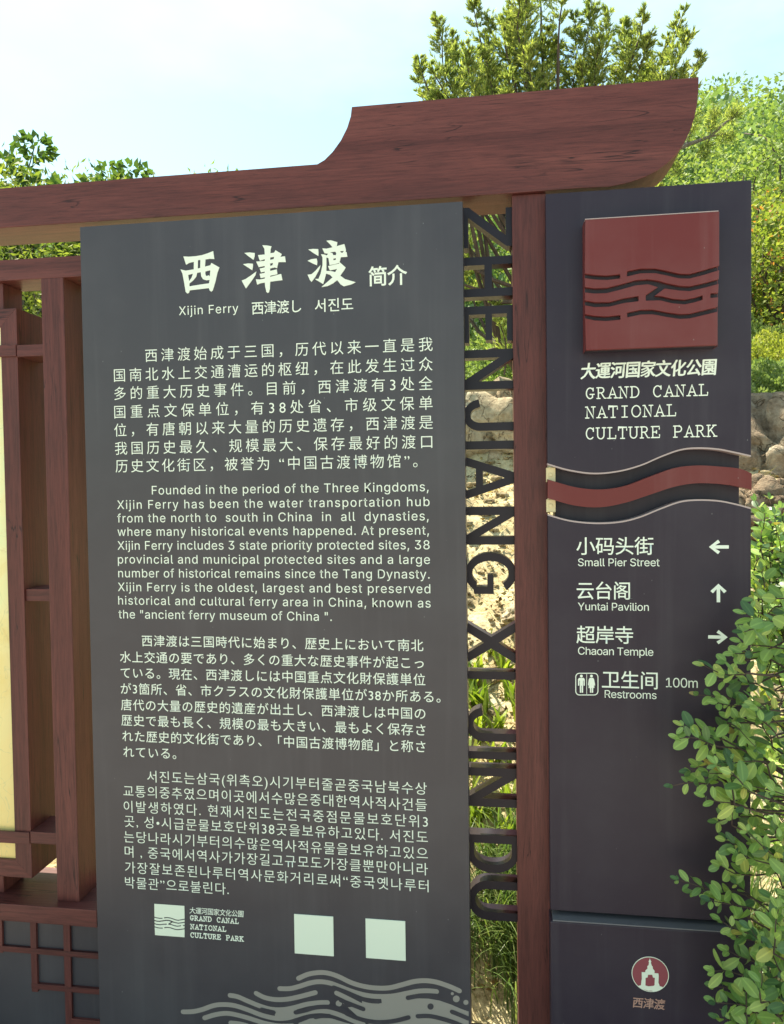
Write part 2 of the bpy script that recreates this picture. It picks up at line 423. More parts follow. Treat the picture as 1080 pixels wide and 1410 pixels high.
# lattice on the left
YF = 0.012
rz0, rz1 = PZ(60, 383.5, YF), PZ(60, 354.5, YF)
box('rail', -2.5, PX(112, 360, YF), YF, 0.12, rz0, rz1, wood_x, frame)
lz1, lz0 = PZ(60, 1248.5, -0.02), PZ(60, 1272, -0.02)
box('ledge', -2.5, PX(133.5, 1262, -0.02), -0.02, 0.175, lz0, lz1, wood_x, frame)
px0, px1 = PX(67.5, 800, YF), PX(98, 800, YF)
box('post', px0, px1, YF, 0.12, lz1, rz0, wood_z, frame)
# inner display frame with mitred corners
YI = 0.020
sx0, sx1 = PX(10.6, 800, YI), PX(33, 800, YI)
fz0, fz1 = PZ(20, 1208, YI), PZ(15, 424.5, YI)
tw = sx1 - sx0
FL = -2.35
prism('frame_stile', [(sx0, fz0 + tw), (sx1, fz0), (sx1, fz1), (sx0, fz1 - tw)], YI, 0.165, wood_z, frame, bev=0.0008)
prism('frame_rail', [(FL, fz1), (sx1 - 0.0006, fz1), (sx0 - 0.0006, fz1 - tw), (FL, fz1 - tw)], YI + 0.0006, 0.165, wood_x, frame, bev=0.0008)
prism('frame_rail', [(FL, fz0), (sx1 - 0.0006, fz0), (sx0 - 0.0006, fz0 + tw), (FL, fz0 + tw)], YI + 0.0006, 0.165, wood_x, frame, bev=0.0008)
box('hanger_block', sx1 - 0.30, PX(1, 400, YI), YI + 0.01, 0.11, fz1 + 0.0003, rz0 - 0.0003, wood_z, frame)
box('foot_block', sx1 - 0.30, PX(2, 1230, YI), YI + 0.01, 0.12, lz1 + 0.0003, fz0 - 0.0003, wood_z, frame)
def crossbar(v0, v1, x0, x1, y0=YI - 0.004):
    box('crossbar', x0, x1, y0, 0.115, PZ(40, v1, YI), PZ(40, v0, YI), wood_x, frame, bev=0.001)
crossbar(475, 491, sx1 + 0.0005, px0 - 0.0005); crossbar(811.5, 828, sx1 + 0.0005, px0 - 0.0005, YI + 0.006); crossbar(1144, 1160, sx1 + 0.0005, px0 - 0.0005)
for a, b in ((475, 491), (1144, 1160)):
    box('crossbar', -2.35, sx1 - 0.0005, YI - 0.006, YI - 0.0004, PZ(20, b, YI), PZ(20, a, YI), wood_x, frame, bev=0.001)
# the display behind the frame
disp = thing('display_poster', 'pale cream map poster set inside the brown lattice frame at far left', 'poster', ((FL + sx0) / 2, 0.05, fz0 + tw))
box('poster_sheet', FL, sx0 + 0.004, 0.030, 0.036, fz0 + tw * 0.8, fz1 - tw * 0.8, poster, disp, bev=0)

# plinth with lattice
plinth = thing('lattice_plinth', 'dark slate plinth panel with raised brown square lattice below the timber ledge', 'plinth', (-1.7, 0.05, 0))
YP = 0.02
box('panel', -2.5, PX(140, 1350, YP), YP, 0.10, 0.0, lz0 - 0.0005, board_paint, plinth, bev=0.001)
YB = 0.011
def lat(u0, v0, u1, v1, k):
    a = P(u0, v0, YB); b = P(u1, v1, YB)
    m = wood_x if k == 'h' else wood_z
    d = 0 if k == 'h' else 0.0008
    box('lattice_bar', min(a[0], b[0]), max(a[0], b[0]), YB + d, YP - 0.0004, min(a[1], b[1]), max(a[1], b[1]), m, plinth, bev=0.0006)
ztop = lz0 - 0.001
def latv(u0, u1, vm, vbot):
    xa, xb = PX(u0, vm, YB), PX(u1, vm, YB); zb = PZ((u0 + u1) / 2, vbot, YB) if vbot else 0.02
    box('lattice_bar', xa, xb, YB + 0.0008, YP - 0.0004, zb, ztop, wood_z, plinth, bev=0.0006)
def lath(vc, hw, u0, uc):
    zc = PZ(uc, vc, YB)
    x0 = -2.45 if u0 is None else PX(u0, vc, YB)
    box('lattice_bar', x0, PX(139.5, vc, YB), YB, YP - 0.0004, zc - hw, zc + hw, wood_x, plinth, bev=0.0006)
latv(-4, 3.2, 1300, 1312); latv(42.5, 50.5, 1320, 1366); latv(88.5, 97.5, 1340, None)
lath(1311, 0.0072, None, 60); lath(1362, 0.0072, 43.5, 90); lath(1408, 0.0072, 98, 115)

# ================================================================== INFORMATION BOARD
YBD = -0.030
bx0 = (PX(113, 313, YBD) + PX(135, 1410, YBD)) / 2; bx1 = (PX(637.5, 276, YBD) + PX(648, 1410, YBD)) / 2
bz1 = (PZ(113, 313, YBD) + PZ(637, 276.5, YBD)) / 2
board = thing('information_board', 'large slate grey information board with pale text in four languages', 'information board', ((bx0 + bx1) / 2, 0, 0))
box('board_panel', bx0, bx1, YBD, 0.028, 0.0, bz1, board_paint, board, bev=0.0012)
YT = YBD - 0.0006
def px(u, v, Y=YT): return P(u, v, Y)
# brush title, traced glyph by glyph
def loops(src, ox, oy, k): return [[px(ox + a / k, oy + b / k) for a, b in lp] for lp in src]
G1 = [[(87,190),(135,193),(200,188),(260,178),(320,158),(363,140),(374,214),(330,212),(292,218),(287,285),(337,272),(347,250),(421,292),(403,340),(385,420),(360,505),(347,517),(332,508),(322,484),(145,505),(138,528),(124,535),(108,520),(95,440),(78,350),(60,311),(110,322),(183,310),(184,240),(140,250),(112,268),(100,230)],
      [(222,225),(245,221),(243,298),(220,302)], [(130,362),(176,350),(163,388),(140,420)],
      [(215,342),(248,336),(252,375),(270,402),(300,412),(330,408),(325,440),(240,452),(142,468),(143,440),(175,415),(205,380)],
      [(290,330),(337,318),(333,375),(322,365),(305,372),(295,368),(290,350)]]
G2 = [[(653,158),(700,153),(750,158),(748,190),(738,222),(700,195)], [(640,262),(690,255),(733,258),(732,290),(726,318),(690,295)],
      [(628,415),(665,400),(710,370),(765,330),(755,365),(725,410),(668,488),(650,455)],
      [(820,86),(860,88),(905,95),(897,125),(895,160),(930,155),(942,132),(1002,168),(988,195),(1030,188),(1038,242),(970,243),(957,300),(935,292),(893,302),(893,325),(955,310),(960,355),(893,370),(893,380),(995,352),(1007,410),(893,425),(890,490),(882,522),(870,530),(858,520),(847,470),(843,432),(800,440),(773,453),(760,402),(795,405),(843,396),(843,382),(805,392),(795,352),(843,343),(843,330),(808,338),(795,303),(843,292),(843,278),(787,290),(763,238),(843,232),(843,215),(797,230),(780,178),(843,172),(840,120)],
      [(893,200),(930,193),(926,215),(893,222)], [(893,255),(920,250),(915,272),(893,278)]]
G3 = [[(100,125),(150,120),(192,122),(195,155),(193,186),(150,160)], [(93,230),(130,215),(178,210),(184,240),(180,272),(140,255)],
      [(93,360),(130,355),(165,325),(213,270),(205,305),(165,380),(130,427),(115,410)],
      [(268,44),(310,40),(370,58),(364,95),(435,75),(450,130),(445,150),(455,148),(463,193),(402,197),(390,243),(399,250),(447,293),(428,325),(397,368),(440,400),(500,418),(540,430),(500,450),(430,468),(400,450),(368,410),(330,440),(280,465),(222,475),(262,440),(325,385),(300,360),(265,350),(252,400),(238,447),(160,400),(195,398),(215,350),(232,270),(232,200),(218,170),(245,172),(272,180),(285,165),(250,160),(230,115),(270,118),(325,105),(300,75)],
      [(268,200),(287,205),(297,270),(345,262),(386,250),(388,256),(283,280),(300,320),(368,306),(350,335),(312,327),(268,325)],
      [(332,210),(357,206),(355,222),(333,226)], [(300,152),(350,145),(360,160),(357,178),(332,178),(325,160)], [(398,140),(432,140),(415,158),(398,150)]]
curve_shape('title_character', loops(G1, 240, 325, 6.75), YBD - 0.0012, YBD + 0.001, white_print, board)
curve_shape('title_character', loops(G2, 240, 325, 6.75), YBD - 0.0012, YBD + 0.001, white_print, board)
curve_shape('title_character', loops(G3, 410, 325, 6.75), YBD - 0.0012, YBD + 0.001, white_print, board)
def line(body, u0, v0, u1, size, latin=False, base=None, off=0.0, **kw):
    """ink from u0 to u1 in the photo; v0 = centre line (CJK) or baseline (latin) at the left end"""
    x0, z = px(u0, v0); x1, _ = px(u1, v0)
    zb = z if latin else z - size * 0.375 / 0.92
    return text(body, x0, x1, zb, size, YT, white_print, board, latin, off, **kw)
line('简介', 507.5, 381, 561, 0.045, off=0.014)
line('Xijin Ferry', 246.7, 434, 328.5, 0.0208, True)
line('西津渡し', 347, 424.5, 415, 0.031, off=0.004)
line('서진도', 433.7, 421, 486.5, 0.0315, off=0.004)
CN = [("西津渡始成于三国，历代以来一直是我", 130, 64, 985), ("国南北水上交通漕运的枢纽，在此发生过众", 37, 123, 985), ("多的重大历史事件。目前，西津渡有3处全", 38, 177, 986),
      ("国重点文保单位，有38处省、市级文保单", 38, 232, 985), ("位，有唐朝以来大量的历史遗存，西津渡是", 38, 286, 986), ("我国历史最久、规模最大、保存最好的渡口", 40, 340, 984),
      ("历史文化街区，被誉为 “中国古渡博物馆”。", 42, 393, 940)]
for s, a, v, b in CN: line(s, 140 + a / 2.16, 460 + v / 2.16, 140 + b / 2.16, 0.0325, off=-0.003)
EN = [("Founded in the period of the Three Kingdoms,", 150, 67, 973), ("Xijin Ferry has been the water transportation hub", 47, 110, 976), ("from the north to  south in China  in  all  dynasties,", 47, 150, 973),
      ("where many historical events happened. At present,", 48, 190, 974), ("Xijin Ferry includes 3 state priority protected sites, 38", 48, 231, 976), ("provincial and municipal protected sites and a large", 49, 272, 977),
      ("number of historical remains since the Tang Dynasty.", 50, 313, 976), ("Xijin Ferry is the oldest, largest and best preserved", 49, 354, 978), ("historical and cultural ferry area in China, known as", 50, 394, 979), ('the "ancient ferry museum of China ".', 51, 435, 685)]
for s, a, v, b in EN: line(s, 140 + a / 2.16, 650 + v / 2.16, 140 + b / 2.16, 0.0213, True, off=0.0)
JP = [("西津渡は三国時代に始まり、歴史上において南北", 120, 48, 957), ("水上交通の要であり、多くの重大な歴史事件が起こっ", 55, 96, 958), ("ている。現在、西津渡しには中国重点文化財保護単位", 57, 143, 963),
      ("が3箇所、省、市クラスの文化財保護単位が38か所ある。", 57, 190, 1008), ("唐代の大量の歴史的遺産が出土し、西津渡しは中国の", 58, 238, 963), ("歴史で最も長く、規模の最も大きい、最もよく保存さ", 59, 284, 963),
      ("れた歴史的文化街であり、「中国古渡博物館」と称さ", 62, 331, 963), ("れている。", 65, 378, 222)]
for s, a, v, b in JP: line(s, 140 + a / 2.16, 860 + v / 2.16, 140 + b / 2.16, 0.0285, off=0.002)
KR = [("서진도는삼국(위촉오)시기부터줄곧중국남북수상", 136, 41, 967), ("교통의중추였으며이곳에서수많은중대한역사적사건들", 65, 84, 967), ("이발생하였다. 현재서진도는전국중점문물보호단위3", 66, 130, 970),
      ("곳, 성•시급문물보호단위38곳을보유하고있다. 서진도", 68, 174, 970), ("는당나라시기부터의수많은역사적유물을보유하고있으", 67, 220, 970), ("며 , 중국에서역사가가장길고규모도가장클뿐만아니라", 69, 264, 970),
      ("가장잘보존된나루터역사문화거리로써“중국옛나루터", 70, 311, 972), ("박물관”으로불린다.", 70, 356, 378)]
for s, a, v, b in KR: line(s, 140 + a / 2.16, 1050 + v / 2.16, 140 + b / 2.16, 0.0305, off=-0.003)

# slab-serif stroke lettering (GRAND CANAL NATIONAL CULTURE PARK)
def arc(cx, cy, rx, ry, a0, a1, n=10): return [(cx + rx * math.cos(R(a0 + (a1 - a0) * i / n)), cy + ry * math.sin(R(a0 + (a1 - a0) * i / n))) for i in range(n + 1)]
SL = {
 'G': [arc(.42, .5, .34, .47, 50, 310, 14), [(.64, .12), (.64, .40)], [(.42, .40), (.80, .40)], [(.70, .70), (.70, .95)]],
 'R': [[(.16, .02), (.16, .97)], [(.02, .97), (.40, .97)] + arc(.42, .74, .24, .23, 90, -90, 8) + [(.16, .51)], [(.02, .02), (.32, .02)], [(.42, .50), (.72, .03), (.86, .03)]],
 'A': [[(.12, .03), (.44, .95), (.78, .03)], [(.24, .34), (.66, .34)], [(-.02, .03), (.30, .03)], [(.60, .03), (.92, .03)]],
 'N': [[(.14, .02), (.14, .97), (.70, .03), (.70, .97)], [(.0, .97), (.18, .97)], [(.0, .02), (.30, .02)], [(.54, .97), (.86, .97)]],
 'D': [[(.16, .02), (.16, .97)], [(.02, .97), (.36, .97)] + arc(.38, .5, .40, .47, 90, -90, 12) + [(.02, .03)]],
 'C': [arc(.44, .5, .36, .48, 45, 315, 14), [(.74, .68), (.74, .97)]],
 'L': [[(.24, .02), (.24, .97)], [(.06, .97), (.44, .97)], [(.04, .03), (.80, .03), (.80, .28)]],
 'T': [[(.42, .02), (.42, .97)], [(.04, .72), (.04, .97), (.80, .97), (.80, .72)], [(.24, .02), (.60, .02)]],
 'I': [[(.42, .02), (.42, .97)], [(.18, .97), (.66, .97)], [(.18, .02), (.66, .02)]],
 'O': [arc(.42, .5, .38, .48, 0, 360, 20)],
 'U': [[(.12, .97), (.12, .35)] + arc(.42, .33, .30, .31, 180, 360, 10) + [(.72, .97)], [(-.02, .97), (.28, .97)], [(.56, .97), (.88, .97)]],
 'E': [[(.16, .02), (.16, .97)], [(.02, .97), (.76, .97), (.76, .75)], [(.02, .03), (.78, .03), (.78, .26)], [(.16, .50), (.50, .50)], [(.50, .38), (.50, .62)]],
 'P': [[(.16, .02), (.16, .97)], [(.02, .97), (.50, .97)] + arc(.50, .72, .26, .25, 90, -90, 8) + [(.16, .47)], [(.02, .02), (.36, .02)]],
 'K': [[(.14, .02), (.14, .97)], [(.0, .97), (.30, .97)], [(.0, .02), (.30, .02)], [(.14, .40), (.66, .95)], [(.34, .58), (.74, .03)], [(.52, .96), (.82, .96)], [(.60, .03), (.90, .03)]],
}
def strips(name, strokes, y, mat, parent, step=0.00003, cap=5):
    """round-ended flat strokes [(points, width)] as quad strips, each a hair prouder than the last"""
    bm = bmesh.new()
    for i, (pts, wd) in enumerate(strokes):
        V = [Vector((p[0], p[1])) for p in pts]; n = len(V); yy = y - i * step
        L2 = []; R2 = []
        for k, p in enumerate(V):
            t = (V[min(k + 1, n - 1)] - V[max(k - 1, 0)]).normalized()
            if 0 < k < n - 1:
                t0 = (V[k] - V[k - 1]).normalized(); c_ = max(0.5, t.dot(t0))
            else: c_ = 1
            q = Vector((-t.y, t.x)) * wd / 2 / c_
            L2.append(bm.verts.new((p.x + q.x, yy, p.y + q.y))); R2.append(bm.verts.new((p.x - q.x, yy, p.y - q.y)))
        for k in range(n - 1): bm.faces.new((R2[k], R2[k + 1], L2[k + 1], L2[k]))
        if cap:
            for p, pb, va, vb in ((V[-1], V[-2], L2[-1], R2[-1]), (V[0], V[1], R2[0], L2[0])):
                t = (p - pb).normalized(); q = Vector((-t.y, t.x)); ar = [va]
                for k in range(1, cap):
                    a_ = math.pi * k / cap; w_ = p + (q * math.cos(a_) + t * math.sin(a_)) * wd / 2; ar.append(bm.verts.new((w_.x, yy, w_.y)))
                ar.append(vb); bm.faces.new(ar[::-1])
    for f in bm.faces:
        f.normal_update()
        if f.normal.y > 0: f.normal_flip()
    return bm_obj(name, bm, mat, parent)
def slab(body, x0, z0, pitch, h, wt, y, parent, mat=white_print):
    st_ = []
    for i, ch in enumerate(body):
        for st in SL.get(ch, []):
            st_.append(([(x0 + (i + a * 0.98) * pitch, z0 + b * h) for a, b in st], wt))
    return strips('text_line', st_, y, mat, parent, 0.00002, 4)
# small park emblem on the board
EA = [(193,185),(743,148),(740,367),(680,385),(620,402),(580,401),(530,390),(480,380),(420,381),(365,392),(365,412),(420,399),(480,398),(530,408),(580,419),(620,419),(680,403),(738,385),(736,422),(680,438),(620,452),(580,450),(530,440),(490,429),(450,424),(400,428),(340,445),(280,460),(230,462),(188,457),(188,420),(230,425),(280,427),(337,420),(337,404),(280,410),(230,408),(188,402)]
EBp = [(188,478),(230,482),(280,480),(340,465),(400,448),(450,443),(492,455),(442,488),(442,510),(500,508),(550,520),(600,524),(640,515),(672,505),(672,488),(640,498),(600,506),(550,503),(510,493),(478,490),(518,460),(580,468),(620,470),(680,456),(736,440),(734,478),(703,480),(703,498),(734,495),(732,535),(680,548),(620,563),(580,565),(530,558),(470,547),(420,548),(365,560),(365,578),(420,566),(470,565),(530,576),(580,583),(620,581),(680,566),(732,553),(730,690),(193,713),(188,583),(230,591),(280,593),(337,587),(337,570),(280,576),(230,574),(188,567),(188,530),(230,537),(290,535),(350,520),(412,512),(412,492),(350,502),(290,518),(230,518),(188,511)]
def emblem_uv(p):            # to the unit square
    u, v = p
    t = (u - 190) / 548.0
    top = 185 - 37 * t; bot = 713 - 23 * t
    return min(1, max(0, t)), 1 - (v - top) / (bot - top)
ex0, ez1 = px(212.5, 1244.5); ex1 = px(254, 1246)[0]; ez0 = px(213.6, 1287.5)[1]
emb = [[(ex0 + (ex1 - ex0) * a, ez0 + (ez1 - ez0) * b) for a, b in (emblem_uv(p) for p in pl)] for pl in (EA, EBp)]
for e_ in emb: curve_shape('emblem', [e_], YT - 0.0001, YT + 0.0004, pale_plate, board)
text('大運河国家文化公園', *[px(261, 1251)[0], px(335, 1251)[0]], px(261, 1257)[1], 0.0165, YT, white_print, board, off=0.006, shear=0.08)
zz = [px(262, 1267.0)[1], px(262, 1279.0)[1], px(262, 1290.5)[1]]
xw = px(329, 1270)[0] - px(262, 1267)[0]; sp = xw / 10.85
slab('GRAND CANAL', px(262, 1267)[0], zz[0], sp, 0.0122, 0.0022, YT, board)
slab('NATIONAL', px(262.5, 1279)[0], zz[1], sp * 1.02, 0.0122, 0.0022, YT, board)
slab('CULTURE PARK', px(262.5, 1290)[0], zz[2], sp, 0.0122, 0.0022, YT, board)
for u0, v0, u1, v1 in ((405.3, 1259.5, 460, 1315), (503.6, 1265.5, 559, 1321.5)):
    a = px(u0, v0); b = px(u1, v1); zc = px((u0 + u1) / 2, (v0 + v1) / 2)[1]; hw = (b[0] - a[0]) / 2
    box('sticker_plate', a[0], b[0], YBD - 0.0022, YBD - 0.0002, zc - hw, zc + hw, pale_plate, board, bev=0.0005)

# wave motif, flat print
def wp(a, b): return px(240 + a / 5.143, 1325 + b / 5.143)
kpx = 1 / 5.143 / 589.0
lights = [[(62,352),(130,350),(200,335),(280,307),(350,300),(430,308),(520,337),(620,375),(720,398),(800,395),(860,378),(950,352),(1040,345),(1120,357),(1200,385),(1280,420),(1340,440)],
          [(395,235),(450,245),(520,275),(620,315),(700,335),(780,335),(850,322),(940,298),(1028,287),(1086,286)],
          [(580,220),(640,250),(720,265),(800,262),(880,246),(1000,215)],
          [(747,187),(820,187),(890,170),(960,148),(1028,138),(1100,147),(1170,172),(1240,200),(1320,225),(1400,240),(1480,243),(1560,238),(1640,222),(1730,205),(1800,203),(1858,208)],
          [(880,115),(950,85),(1028,73),(1090,78),(1160,100),(1250,143),(1330,168),(1420,182),(1520,182),(1620,158),(1700,137),(1780,131),(1860,142),(1950,172),(2020,203)],
          [(215,395),(290,372),(370,362),(450,375),(540,400),(640,432),(740,450),(840,450)],
          [(400,430),(460,436),(520,450)],
          [(1150,218),(1240,262),(1330,308),(1420,340)]]
area = [(1290,330),(1330,275),(1400,292),(1470,290),(1465,248),(1400,240),(1480,240),(1560,232),(1640,216),(1650,262),(1730,256),(1800,258),(1880,272),(1960,300),(2030,330),(2086,350),(2086,470),(1028,470),(1028,345),(1100,352),(1200,385),(1300,425),(1420,452),(1560,430),(1680,395),(1640,362),(1560,398),(1470,412),(1390,402),(1310,375),(1280,340)]
area = [(1230,320),(1330,310),(1330,270),(1400,292),(1470,290),(1465,248),(1400,238),(1480,240),(1560,232),(1640,216),(1650,262),(1730,256),(1800,258),(1880,272),(1960,300),(2030,330),(2086,350),(2086,470),(880,470),(880,432),(960,400),(1040,388),(1120,400),(1200,425),(1300,450),(1420,452),(1340,420)]
area2 = [(690,328),(780,330),(860,322),(870,345),(870,376),(800,402),(720,400),(712,372),(722,350)]
strips('wave_line', [([wp(*p) for p in smooth_line(l, 4)], 36 * kpx) for l in lights], YT + 0.0004, grey_print, board, 0.00002)
for e_ in (area, area2): curve_shape('wave_field', [[wp(*p) for p in e_]], YT + 0.0003, YT + 0.00055, grey_print, board)
def disc(cx, cy, r, n=18): return [wp(cx + r * math.cos(2 * math.pi * k / n), cy + r * math.sin(2 * math.pi * k / n)) for k in range(n)]
polys = [disc(1166, 292, 22), disc(1203, 287, 10), disc(1970, 223, 11), disc(1998, 260, 24), disc(2066, 285, 18)]
flats('wave_dot', polys, YT + 0.0004, grey_print, board, 0.0)
darks = [[(620,335),(660,345),(705,355)], [(860,355),(930,340),(1000,320),(1080,315),(1150,322),(1220,350)],
         [(1130,178),(1220,212),(1310,250),(1380,272),(1448,277)], [(1655,252),(1720,240),(1800,235),(1860,238)],
         [(1220,362),(1290,392),(1370,415),(1460,424),(1560,415),(1660,390)], [(1725,382),(1800,380),(1880,395),(1980,425),(2060,460)],
         [(1968,350),(2030,375),(2084,398)], [(1000,388),(1040,380),(1100,380)], [(1180,268),(1260,300),(1340,331)]]
strips('wave_gap', [([wp(*p) for p in smooth_line(l, 4)], 32 * kpx) for l in darks], YT - 0.0003, board_paint, board, 0.00002)
flats('wave_gap', [disc(1816, 313, 22)], YT - 0.0003, board_paint, board)

# ================================================================== CUT LETTER SCREEN
YL0, YL1 = 0.028, 0.066
letters = thing('cut_letter_screen', 'vertical strip of dark cut-out letters reading ZHENJIANG XIJINDU between board and brown post', 'letter screen', (PX(675, 700, YL0), 0.05, 0))
LT = [('Z', 284, 340), ('H', 353, 408), ('E', 421, 471), ('N', 481, 536), ('J', 549.5, 593), ('I', 607, 618.5), ('A', 628, 688), ('N', 698, 750), ('G', 761, 819),
      ('X', 856, 914), ('I', 924.5, 935.5), ('J', 975, 1021), ('I', 1035, 1045.5), ('N', 1057.5, 1111), ('D', 1150, 1202), ('U', 1213, 1267)]
TH = 11.3
def arcp(cx, cy, rx, ry, a0, a1, n=14): return [(cx + rx * math.cos(R(a0 + (a1 - a0) * k / n)), cy + ry * math.sin(R(a0 + (a1 - a0) * k / n))) for k in range(n + 1)]
def letter_loops(ch, w_, h_=66.0, t=TH):
    """upright letter outline, x along the reading direction 0..w_, y up 0..h_"""
    s = t * 1.22
    if ch == 'I': return [[(0, 0), (w_, 0), (w_, h_), (0, h_)]]
    if ch == 'Z': return [[(0, 0), (w_, 0), (w_, 8.5), (14, 8.5), (w_, h_ - 8.5), (w_, h_), (3, h_), (3, h_ - 9.5), (w_ - 15, h_ - 9.5), (0, 9.5)]]
    if ch == 'H': return [[(0, 0), (t, 0), (t, 29), (w_ - t, 29), (w_ - t, 0), (w_, 0), (w_, h_), (w_ - t, h_), (w_ - t, 38.5), (t, 38.5), (t, h_), (0, h_)]]
    if ch == 'E': return [[(0, 0), (w_, 0), (w_, 8.5), (t, 8.5), (t, 29.5), (w_ - 3, 29.5), (w_ - 3, 38), (t, 38), (t, h_ - 9), (w_ - 1, h_ - 9), (w_ - 1, h_), (0, h_)]]
    if ch == 'N': return [[(0, 0), (t, 0), (t, h_ - 19), (w_ - t * 1.05, 0), (w_, 0), (w_, h_), (w_ - t, h_), (w_ - t, 19), (t * 1.05, h_), (0, h_)]]
    if ch == 'A': return [[(0, 0), (12, 0), (17, 15.5), (w_ - 17, 15.5), (w_ - 12, 0), (w_, 0), (w_ / 2 + 7, h_), (w_ / 2 - 7, h_)], [(20, 24.5), (w_ / 2, 53), (w_ - 20, 24.5)]]
    if ch == 'X': return [[(0, 0), (13, 0), (w_ / 2, 24), (w_ - 13, 0), (w_, 0), (w_ / 2 + 8, 33.5), (w_, h_), (w_ - 13, h_), (w_ / 2, 43), (13, h_), (0, h_), (w_ / 2 - 8, 33.5)]]
    if ch == 'J':
        o_ = arcp(w_ / 2, 22, w_ / 2, 22, 180, 360); i_ = arcp(w_ / 2, 22, w_ / 2 - t, 22 - 9, 360, 180)
        return [[(0, 20)] + o_[1:] + [(w_, h_), (w_ - t, h_)] + i_[:-1] + [(t - 1, 18 + 4)]]
    if ch == 'U':
        o_ = arcp(w_ / 2, 26, w_ / 2, 26, 180, 360); i_ = arcp(w_ / 2, 26, w_ / 2 - t, 26 - 9.5, 360, 180)
        return [[(0, h_)] + o_ + [(w_, h_), (w_ - t, h_)] + i_ + [(t, h_)]]
    if ch == 'D':
        o_ = arcp(w_ - 26, h_ / 2, 26, h_ / 2, -90, 90); i_ = arcp(w_ - 26, h_ / 2, 26 - t, h_ / 2 - 8.5, 90, -90)
        return [[(0, 0)] + o_ + [(0, h_)], [(t, h_ - 8.5)] + i_ + [(t, 8.5)]]
    if ch == 'G':
        o_ = arcp(w_ / 2, h_ / 2, w_ / 2, h_ / 2, 38, 318, 26); i_ = arcp(w_ / 2, h_ / 2, w_ / 2 - t, h_ / 2 - 9.3, 312, 42, 26)
        return [o_ + [(w_ - 1, 12), (w_ - 1, 37), (w_ * .52, 37), (w_ * .52, 29), (w_ - t, 29), (w_ - t, 15)] + i_]
for ch, v0, v1 in LT:
    z1, z0 = PZ(675, v0, YL0), PZ(675, v1, YL0)
    x0, x1 = bx1 - 0.006, X0 + 0.003
    lp = [[(x0 + c / 66.0 * (x1 - x0), z1 + a / (v1 - v0) * (z0 - z1)) for a, c in q] for q in letter_loops(ch, float(v1 - v0))]
    curve_shape('letter', lp, YL0, YL1, letter_paint, letters)

# ================================================================== DIRECTION PYLON
YA, YA2 = -0.020, 0.020
qx0 = (PX(752.5, 267, YA) + PX(757, 1200, YA)) / 2; qx1 = (PX(1034.5, 247, YA) + PX(1034.5, 1000, YA)) / 2
qz1 = (PZ(752, 267.5, YA) + PZ(1034, 247.5, YA)) / 2
pyl = thing('direction_pylon', 'dark violet-grey direction pylon with red square emblem, wavy red band and arrows', 'sign pylon', ((qx0 + qx1) / 2, 0.03, 0))
W_up = [(755,640),(784,648.5),(818,653),(852,650),(883,641.6),(910,630),(937,620.5),(961,618),(988.5,619.5),(1012,624),(1033,629)]
B_t = [(755,660),(791,670.6),(825,674),(859,669.5),(893,657),(927,645),(958,641),(992,642.6),(1019,645.7),(1034.5,652)]
B_b = [(755,686),(791,696),(825,698.5),(859,692.7),(893,681.8),(927,670.6),(958,665.5),(992,666.5),(1019,670.6),(1034.5,675)]
W_lo = [(755,708),(784,716),(818,719.5),(852,718),(880,711.5),(910,699.5),(937,690),(961,687.6),(988.5,688.6),(1012,693),(1033,699)]
def wl(pts, Y=YA):
    r = [P(u, v, Y) for u, v in pts]; r[0] = (qx0, r[0][1]); r[-1] = (qx1, r[-1][1])
    return [tuple(p) for p in smooth_line(r, 5)]
wu, bt, bb, wlo = wl(W_up), wl(B_t), wl(B_b), wl(W_lo)
TB = 0.0035
prism('upper_panel', [(qx0, qz1)] + [(x, z + TB) for x, z in wu] + [(qx1, qz1)], YA, YA2, pylon_paint, pyl, bev=0.0008, seg=1)
zseam = PZ(860, 1259.5, YA)
prism('lower_panel', [(qx0, zseam)] + [(x, z - TB) for x, z in wlo] + [(qx1, zseam)], YA, YA2, pylon_paint, pyl, bev=0.0008, seg=1)
def ribbon(name, top, bot, y0, y1, mat):
    bm = bmesh.new(); n = len(top); V = [[bm.verts.new((p[0], y, p[1])) for p in l] for y in (y0, y1) for l in (top, bot)]
    ft, fb, kt, kb = V
    for i in range(n - 1):
        bm.faces.new((fb[i], fb[i + 1], ft[i + 1], ft[i])); bm.faces.new((kb[i + 1], kb[i], kt[i], kt[i + 1]))
        bm.faces.new((ft[i], ft[i + 1], kt[i + 1], kt[i])); bm.faces.new((fb[i + 1], fb[i], kb[i], kb[i + 1]))
    bm.faces.new((ft[0], kt[0], kb[0], fb[0])); bm.faces.new((ft[-1], fb[-1], kb[-1], kt[-1]))
    bmesh.ops.recalc_face_normals(bm, faces=bm.faces)
    return bm_obj(name, bm, mat, pyl)
ribbon('edge_trim', [(x, z + TB) for x, z in wu], [(x, z) for x, z in wu], YA + 0.0006, YA2 - 0.0006, edge_paint)
ribbon('edge_trim', [(x, z) for x, z in wlo], [(x, z - TB) for x, z in wlo], YA + 0.0006, YA2 - 0.0006, edge_paint)
bt2 = list(bt)
ribbon('red_band', bt, bb, YA - 0.004, YA + 0.022, red_paint)
cxl, cxr = PX(764.5, 660, YA2 + 0.004), PX(1018, 660, YA2 + 0.004)
box('core', cxl, cxr, YA2 + 0.004, 0.11, zseam + 0.004, qz1 - 0.03, pylon_paint, pyl, bev=0.001)
